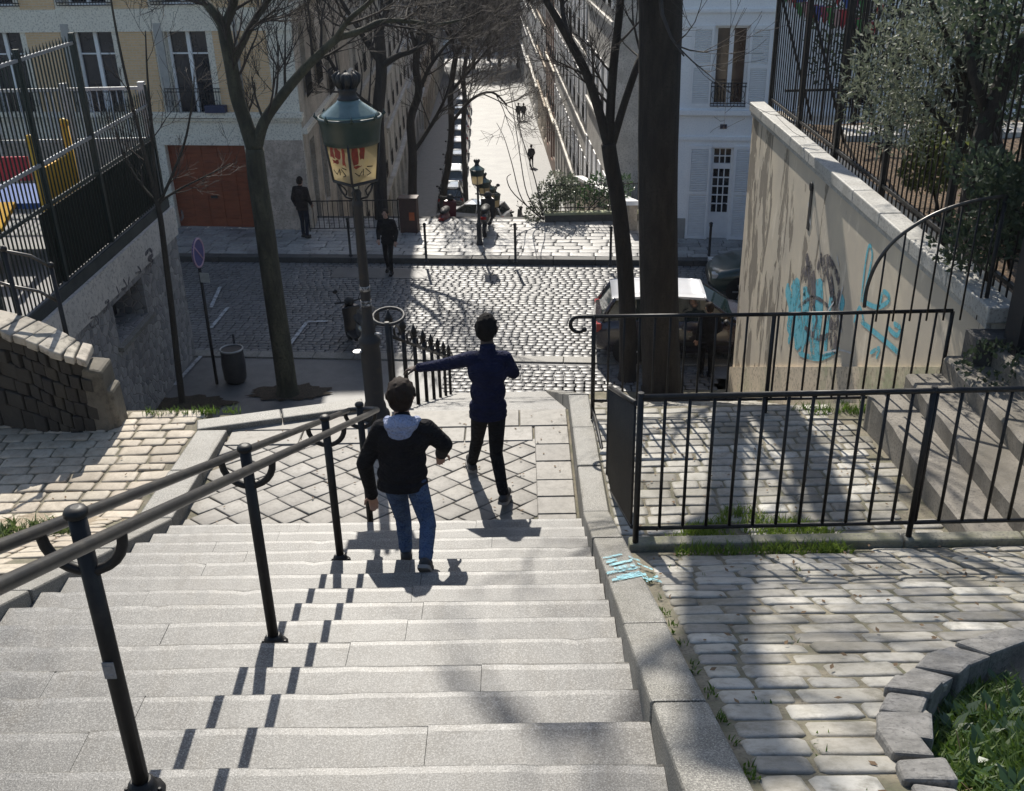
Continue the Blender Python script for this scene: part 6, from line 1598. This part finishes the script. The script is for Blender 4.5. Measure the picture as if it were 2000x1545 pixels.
def hand(parts, wrist, d, up, s, curl=.5, thumb=1):
    """palm, four bent fingers of unequal length and a thumb from the side of the palm"""
    d = d.normalized(); up = (up-d*up.dot(d)).normalized(); side = d.cross(up)
    pc = wrist+d*.048*s
    parts.append(('c', wrist-d*.01*s, wrist+d*.02*s, .024*s, .026*s))
    for k in (-1, -.33, .33, 1): parts.append(('c', wrist+d*.02*s+side*k*.016*s, wrist+d*.085*s+side*k*.026*s, .013*s, .0115*s))
    for k, L in ((-1, .068), (-.33, .078), (.33, .074), (1, .058)):
        b0 = wrist+d*.088*s+side*k*.027*s; d1 = (d-up*curl*.7).normalized(); d2 = (d-up*curl*1.7).normalized(); d3 = (d*.5-up*curl*2.2).normalized()
        p1 = b0+d1*L*.45*s; p2 = p1+d2*L*.32*s; p3 = p2+d3*L*.25*s
        parts += [('c', b0, p1, .0098*s, .009*s), ('c', p1, p2, .009*s, .0085*s), ('c', p2, p3, .0085*s, .007*s)]
    t0 = wrist+d*.03*s+side*thumb*-.026*s; t1 = t0+(d*.6-side*thumb*.7-up*curl*.5).normalized()*.042*s; t2 = t1+(d*.9-side*thumb*.15-up*curl).normalized()*.032*s
    parts += [('c', t0, t1, .013*s, .0105*s), ('c', t1, t2, .0105*s, .0085*s)]
def person(label, J, s, cols, hood=None, jlen=0.0, jr=1.0, hair=1.0, curlL=.5, curlR=.8, vox=.010, group=None, slim=1.0, headrot=0):
    base = (J['anL']+J['anR'])/2; base = Vector((base.x, base.y, min(J['anL'].z, J['anR'].z)-.08*s))
    p = empty('person', base, 0, label, 'person', group); off = base
    lat = (J['shR']-J['shL']).normalized(); up = (J['neck']-J['pelvis']).normalized(); fw = up.cross(lat).normalized()
    rot = Matrix((lat, fw, up)).transposed()
    hl = Matrix.Rotation(headrot, 3, 'Z') @ Matrix((lat, Vector((-lat.y, lat.x, 0)).normalized(), Vector((0, 0, 1)))).transposed()
    hf = hl.col[1]; hs = hl.col[0]; hd = J['head']
    # ---- body
    B = [('e', hd+Vector((0, 0, .012*s)), (.076*s, .096*s, .112*s), hl), ('e', hd+hf*.03*s+Vector((0, 0, -.065*s)), (.056*s, .066*s, .06*s), hl),
         ('c', hd+hf*.092*s+Vector((0, 0, .01*s)), hd+hf*.108*s+Vector((0, 0, -.022*s)), .010*s, .014*s),
         ('c', J['neck']-up*.04*s, hd-hf*.012*s+Vector((0, 0, -.06*s)), .056*s, .053*s)]
    for k in (1, -1):
        B += [('e', hd+hs*k*.084*s-hf*.002*s+Vector((0, 0, -.005*s)), (.014*s, .021*s, .034*s), hl), ('e', hd+hs*k*.03*s+hf*.088*s+Vector((0, 0, .028*s)), (.022*s, .012*s, .008*s), hl)]
    B += [('e', hd+hf*.088*s+Vector((0, 0, -.06*s)), (.024*s, .010*s, .009*s), hl)]
    B += [('e', J['chest'], (.13*s*slim, .085*s, .17*s), rot), ('e', J['pelvis'], (.125*s*slim, .085*s, .12*s), rot), ('c', J['chest'], J['pelvis'], .09*s, .09*s)]
    for q in 'LR':
        B += [('c', J['sh'+q], J['el'+q], .042*s, .036*s), ('c', J['el'+q], J['ha'+q], .035*s, .025*s), ('c', J['hip'+q], J['kn'+q], .065*s, .045*s), ('c', J['kn'+q], J['an'+q], .045*s, .032*s), ('c', J['an'+q], J['to'+q], .034*s, .028*s)]
        d = (J['ha'+q]-J['el'+q]); hand(B, J['ha'+q], d, J.get('pu'+q, Vector((0, 0, 1))), s*1.05, curlL if q == 'L' else curlR, 1 if q == 'L' else -1)
    blob('body', B, cols['skin'], p, min(vox, .008), 2, off)
    ey = MB()
    for k in (1, -1): ey.ball(hd+hs*k*.03*s+hf*.094*s+Vector((0, 0, .012*s))-off, .009*s, 8)
    ey.build('eye', cols['hair'], p)
    # ---- hair
    Hh = [('e', hd-hf*.012*s+Vector((0, 0, .026*s)), (.086*s*hair, .100*s*hair, .110*s), hl), ('e', hd-hf*.035*s+Vector((0, 0, -.02*s)), (.080*s*hair, .075*s, .085*s*hair), hl)]
    hr_ = random.Random(len(label))
    for _ in range(int(60*hair)):
        v = rv(hr_).normalized()
        if v.y > .45 or v.z < -.55: continue
        c_ = hd-hf*.012*s+Vector((0, 0, .024*s))+hs*v.x*.084*s*hair+hf*v.y*.098*s*hair+Vector((0, 0, v.z*.106*s)); dn_ = (Vector((0, 0, -1))+v*.3).normalized()
        Hh.append(('c', c_, c_+dn_*.03*s, .013*s*hair, .008*s))
    blob('hair', Hh, cols['hair'], p, min(vox, .008), 1, off)
    # ---- trousers
    T = [('e', J['pelvis']-up*.02*s, (.145*s*slim, .10*s, .11*s), rot)]
    for q in 'LR':
        a = J['an'+q]+(J['kn'+q]-J['an'+q]).normalized()*.03*s
        mid = J['hip'+q].lerp(J['kn'+q], .5)
        T += [('c', J['hip'+q], mid, .086*s*slim, .074*s*slim), ('c', mid, J['kn'+q], .074*s*slim, .060*s*slim), ('c', J['kn'+q], J['kn'+q].lerp(a, .4), .060*s*slim, .058*s*slim), ('c', J['kn'+q].lerp(a, .4), a, .058*s*slim, .047*s*slim),
              ('e', a+(J['kn'+q]-a)*.04, (.054*s*slim, .056*s*slim, .022*s), None), ('e', a+(J['kn'+q]-a)*.16, (.056*s*slim, .058*s*slim, .018*s), None), ('e', J['kn'+q]-Vector((0, 0, .03*s)), (.063*s*slim, .062*s*slim, .015*s), None)]
    blob('trousers', T, cols['trousers'], p, vox, 3, off)
    # ---- jacket
    w_ = jr
    hem = J['pelvis']-up*jlen*s
    G = [('e', J['chest']+up*.05*s, (.175*s*w_, .112*s*w_, .16*s), rot), ('c', J['chest'], J['pelvis'], .115*s*w_, .112*s*w_), ('e', J['chest'].lerp(J['pelvis'], .5), (.155*s*w_, .115*s*w_, .16*s), rot), ('e', J['pelvis'], (.165*s*w_, .122*s*w_, .10*s), rot), ('e', hem, (.168*s*w_, .124*s*w_, .06*s), rot),
         ('e', hem-up*.035*s, (.170*s*w_, .126*s*w_, .022*s), rot), ('c', J['shL'], J['shR'], .066*s*w_, .066*s*w_), ('c', J['neck']-up*.075*s, J['neck']-up*.005*s, .085*s, .064*s)]
    for q in 'LR':
        wr = J['el'+q].lerp(J['ha'+q], .94)
        G += [('c', J['sh'+q], J['el'+q], .066*s*w_, .054*s*w_), ('c', J['el'+q], wr, .054*s*w_, .040*s*w_), ('e', wr, (.044*s*w_,)*3, None)]
        for t in (.35, .65, .9):      # creases of the sleeve
            c_ = J['sh'+q].lerp(J['el'+q], t); G.append(('e', c_, (.064*s*w_*(1-.12*t),)*3, None))
    blob('jacket', G, cols['jacket'], p, vox, 3, off)
    if hood:
        c0 = J['neck']-fw*.055*s-up*.035*s
        K = [('e', c0, (.125*s, .075*s, .075*s), rot), ('e', c0-fw*.03*s-up*.055*s, (.095*s, .05*s, .075*s), rot), ('c', c0-lat*.10*s+fw*.05*s+up*.01*s, c0-lat*.06*s-fw*.03*s, .04*s, .045*s), ('c', c0+lat*.10*s+fw*.05*s+up*.01*s, c0+lat*.06*s-fw*.03*s, .04*s, .045*s)]
        blob('hood', K, hood, p, vox, 3, off)
    else:
        K = [('c', J['neck']+lat*.045*s*math.cos(a)+fw*.05*s*math.sin(a)-up*.015*s, J['neck']+lat*.045*s*math.cos(a)+fw*.05*s*math.sin(a)+up*.022*s, .024*s, .022*s) for a in np.linspace(0, 2*PI, 10)[:-1]]
        blob('collar', K, cols['jacket'], p, vox, 2, off)
    # ---- shoes
    for q in 'LR':
        a, t = J['an'+q], J['to'+q]; d = (t-a); sh = [('c', a-d*.22+Vector((0, 0, -.03*s)), t, .044*s, .036*s), ('e', a.lerp(t, .35), (.045*s, .05*s, .045*s), None)]
        so_ = blob('shoe', sh, cols['shoe'], p, vox*.8, 2, off)
        dn = Vector((0, 0, -1)); dd = d.normalized(); dn = (dn-dd*dn.dot(dd)).normalized()
        sole = MB(); sd_ = dd.cross(dn).normalized(); outl = []
        for u, w2 in ((-.40, .028), (-.30, .042), (0, .044), (.45, .042), (.9, .046), (1.1, .04), (1.22, .022)): outl.append((u, w2))
        loop = [(u, w2) for u, w2 in outl]+[(u, -w2) for u, w2 in reversed(outl)]
        bt_ = [a+Vector((0, 0, -.03*s))*0+d*u+sd_*w2*s+dn*.066*s for u, w2 in loop]; tp_ = [v-dn*.026*s for v in bt_]
        i = len(sole.v); n_ = len(loop); sole.v = [tuple(v-off) for v in bt_+tp_]; sole.face(tuple(range(n_))); sole.face(tuple(range(2*n_-1, n_-1, -1)))
        for k in range(n_): sole.face((k, n_+k, n_+(k+1) % n_, (k+1) % n_))
        sole.build('sole', cols['sole'], so_)
    return p
SKIN = mat('brown_skin', (.05, .028, .019), .55, (.05, .028, .02), 12); SKIN2 = mat('light_skin', (.42, .25, .18), .5, (.36, .2, .14), 12)
def cloth(name, c, c2=None, sc=30):
    m = mat(name, c, .9, c2 or tuple(x*.6 for x in c), sc*.4, .35, .65, fine=sc*6, spec=.2)
    n = m.node_tree; b = n.nodes['Principled BSDF']; bump(n, b, tex(n, 11, 3, .55, (1, 1, 1.9), 1.2), .9, .05); return m
NAVY = cloth('navy_wool', (.013, .017, .055), (.008, .011, .034)); BLACKC = cloth('black_cloth', (.012, .012, .014)); PUFF = cloth('black_padded_cloth', (.016, .015, .018), (.009, .009, .010), 8)
JEAN = cloth('blue_denim', (.045, .075, .16), (.09, .13, .20), 14); HOODM = cloth('pale_blue_fleece', (.34, .38, .52), (.24, .28, .42), 14)
HAIRB = mat('black_hair', (.008, .007, .007), .8, (.013, .011, .01), 40, bmp=.4, spec=.15); HAIRD = mat('dark_brown_hair', (.016, .010, .007), .75, (.03, .018, .012), 40, bmp=.5, spec=.2); SHOE = mat('dark_shoe', (.018, .017, .018), .6); SOLE = mat('grey_sole', (.22, .21, .20), .7)
# the man walking across the landing, left arm stretched out
Yp = 7.78
J = dict(head=PY(950, 641, 7.82), neck=PY(952, 680, 7.76), shL=PY(921, 700, 7.79), shR=PY(986, 700, 7.76), chest=PY(953, 735, 7.77), pelvis=PY(953, 792, 7.78),
         hipL=PY(938, 808, 7.80), hipR=PY(970, 808, 7.77), knL=PY(932, 858, 7.98), knR=PY(969, 884, 7.72), anL=PY(922, 905, 8.12), anR=PY(984, 968, 7.52),
         elL=PY(868, 712, 7.9), haL=PY(818, 718, 7.98), elR=PY(1003, 728, 7.80), haR=PY(985, 722, 8.03))
J['toL'] = J['anL']+Vector((-.03, .17, -.03)); J['toR'] = J['anR']+Vector((.03, .155, -.045))
man = person('tall man seen from behind in a navy jacket and black trousers, left arm stretched out', J, 1.0, dict(skin=SKIN, hair=HAIRB, jacket=NAVY, trousers=BLACKC, shoe=SHOE, sole=SOLE), jlen=.06, jr=1.0, slim=.96)
# small phone in the right hand
ph = MB(); q = J['haR']+Vector((-.02, .09, .03)); ph.box(-.036, -.005, -.07, .036, .005, .075); ph.xform(Matrix.Rotation(R(-25), 4, 'X')); o = ph.build('phone', ARCH, None, q); bevel(o, .006, 2); tag(o, 'dark phone held up in the right hand of the man in the navy jacket', 'phone')
# the boy coming down behind him
def tread_pt(px, py):
    p = PZ(px, py, 4.9)
    for _ in range(12): p = PZ(px, py, .5*p.z+.5*snap_nose(p.y))
    return PZ(px, py, snap_nose(p.y))
k1 = tread_pt(838, 1128); k2 = tread_pt(795, 1097)
J = dict(head=PY(783, 772, 6.02), neck=PY(786, 815, 5.96), shL=PY(745, 838, 5.96), shR=PY(832, 838, 5.94), chest=PY(786, 872, 5.93), pelvis=PY(786, 922, 5.92),
         hipL=PY(770, 942, 5.95), hipR=PY(812, 942, 5.90), knL=PY(788, 1014, 6.02), knR=PY(836, 1022, 5.80), anL=Vector((k2.x, k2.y-.01, k2.z+.085)), anR=Vector((k1.x-.01, k1.y-.06, k1.z+.17)),
         elL=PY(712, 905, 5.98), haL=PY(727, 968, 6.20), elR=PY(868, 868, 5.98), haR=PY(862, 886, 6.22))
J['toL'] = J['anL']+Vector((-.02, .15, -.035)); J['toR'] = J['anR']+Vector((.01, .11, -.13))
boy = person('boy from behind in black jacket with pale blue hood and jeans on the stairs', J, .93, dict(skin=SKIN2, hair=HAIRD, jacket=PUFF, trousers=JEAN, shoe=SHOE, sole=SOLE), hood=HOODM, jlen=.075, jr=1.14, hair=1.12, slim=1.0)
# passers-by
def walker(label, x, y, z, h, head_, cols, stride=.12, **k):
    s = h/1.78; c_, n_ = math.cos(head_), math.sin(head_)
    def P(a, b_, zz): return Vector((x+(a*c_-b_*n_)*s, y+(a*n_+b_*c_)*s, z+zz*s))
    J = dict(head=P(0, .03, 1.64), neck=P(0, 0, 1.49), shL=P(-.17, 0, 1.42), shR=P(.17, 0, 1.42), chest=P(0, 0, 1.26), pelvis=P(0, 0, .96), hipL=P(-.085, 0, .90), hipR=P(.085, 0, .90), knL=P(-.09, stride*.8+.03, .49), knR=P(.09, -stride*.2+.03, .48), anL=P(-.09, stride, .085), anR=P(.09, -stride, .085+stride*.2),
             elL=P(-.24, -.05, 1.14), haL=P(-.23, .06, .92), elR=P(.25, -.02, 1.14), haR=P(.20, .15, .98))
    J['toL'] = J['anL']+(P(0, .16, 0)-P(0, 0, .035)); J['toR'] = J['anR']+(P(0, .16, 0)-P(0, 0, .04))
    return person(label, J, s, cols, jlen=.08, **k)
COAT = cloth('dark_brown_coat', (.035, .026, .024)); DKJ = cloth('dark_trousers', (.02, .024, .04)); BLK = dict(skin=SKIN2, hair=HAIRD, jacket=BLACKC, trousers=BLACKC, shoe=SHOE, sole=SHOE)
p = PZ(597, 466, PVZ); walker('person in a dark brown coat standing by the corner of the cream building', p.x, p.y, PVZ+.01, 1.84, R(-20), dict(skin=SKIN2, hair=HAIRD, jacket=COAT, trousers=DKJ, shoe=SHOE, sole=SHOE), .05, jr=1.15, vox=.014)
p = PZ(762, 533, 0.01); walker('person all in black stepping off the far pavement behind the street lamp', p.x, p.y, .01, 1.78, R(170), BLK, .15, jr=1.15, vox=.014)
for (px, py, lab, h_) in ((1013, 229, 'person in dark clothes, left of the pair far down the sunlit street', 1.72), (1023, 229, 'person in dark clothes, right of the pair far down the sunlit street', 1.68), (1038, 326, 'person in black walking alone down the sunlit lower street', 1.72)):
    Y = 96 if py < 300 else 74
    q = PY(px, py, Y); walker(lab, q.x, Y, zst(Y), h_, R(5), BLK, .16, jr=1.1, vox=.03)

# ================================================================== HAZE down the street
hb_ = MB(); hb_.box(-70, -20, -40, 70, 260, 34); hz = hb_.build('haze', []); tag(hz, kind='stuff', label='thin pale haze over the whole street', cat='haze')
m = bpy.data.materials.new('haze_air'); m.use_nodes = True; n = m.node_tree; n.nodes.clear()
pv = n.nodes.new('ShaderNodeVolumePrincipled'); ou = n.nodes.new('ShaderNodeOutputMaterial'); n.links.new(pv.outputs[0], ou.inputs['Volume'])
pv.inputs['Color'].default_value = (.86, .90, 1, 1); pv.inputs['Density'].default_value = .0003; pv.inputs['Anisotropy'].default_value = .3
hz.data.materials.append(m)

p = PZ(1378, 737, .3); zz = zslope(p.x, p.y); p = PZ(1378, 737, zz)
walker('person in dark clothes standing beside the white roofed parked car', p.x, p.y, zslope(p.x, p.y), 1.66, R(12), dict(skin=SKIN2, hair=HAIRD, jacket=BLACKC, trousers=BLACKC, shoe=SHOE, sole=SHOE), .03, jr=1.15, vox=.012)
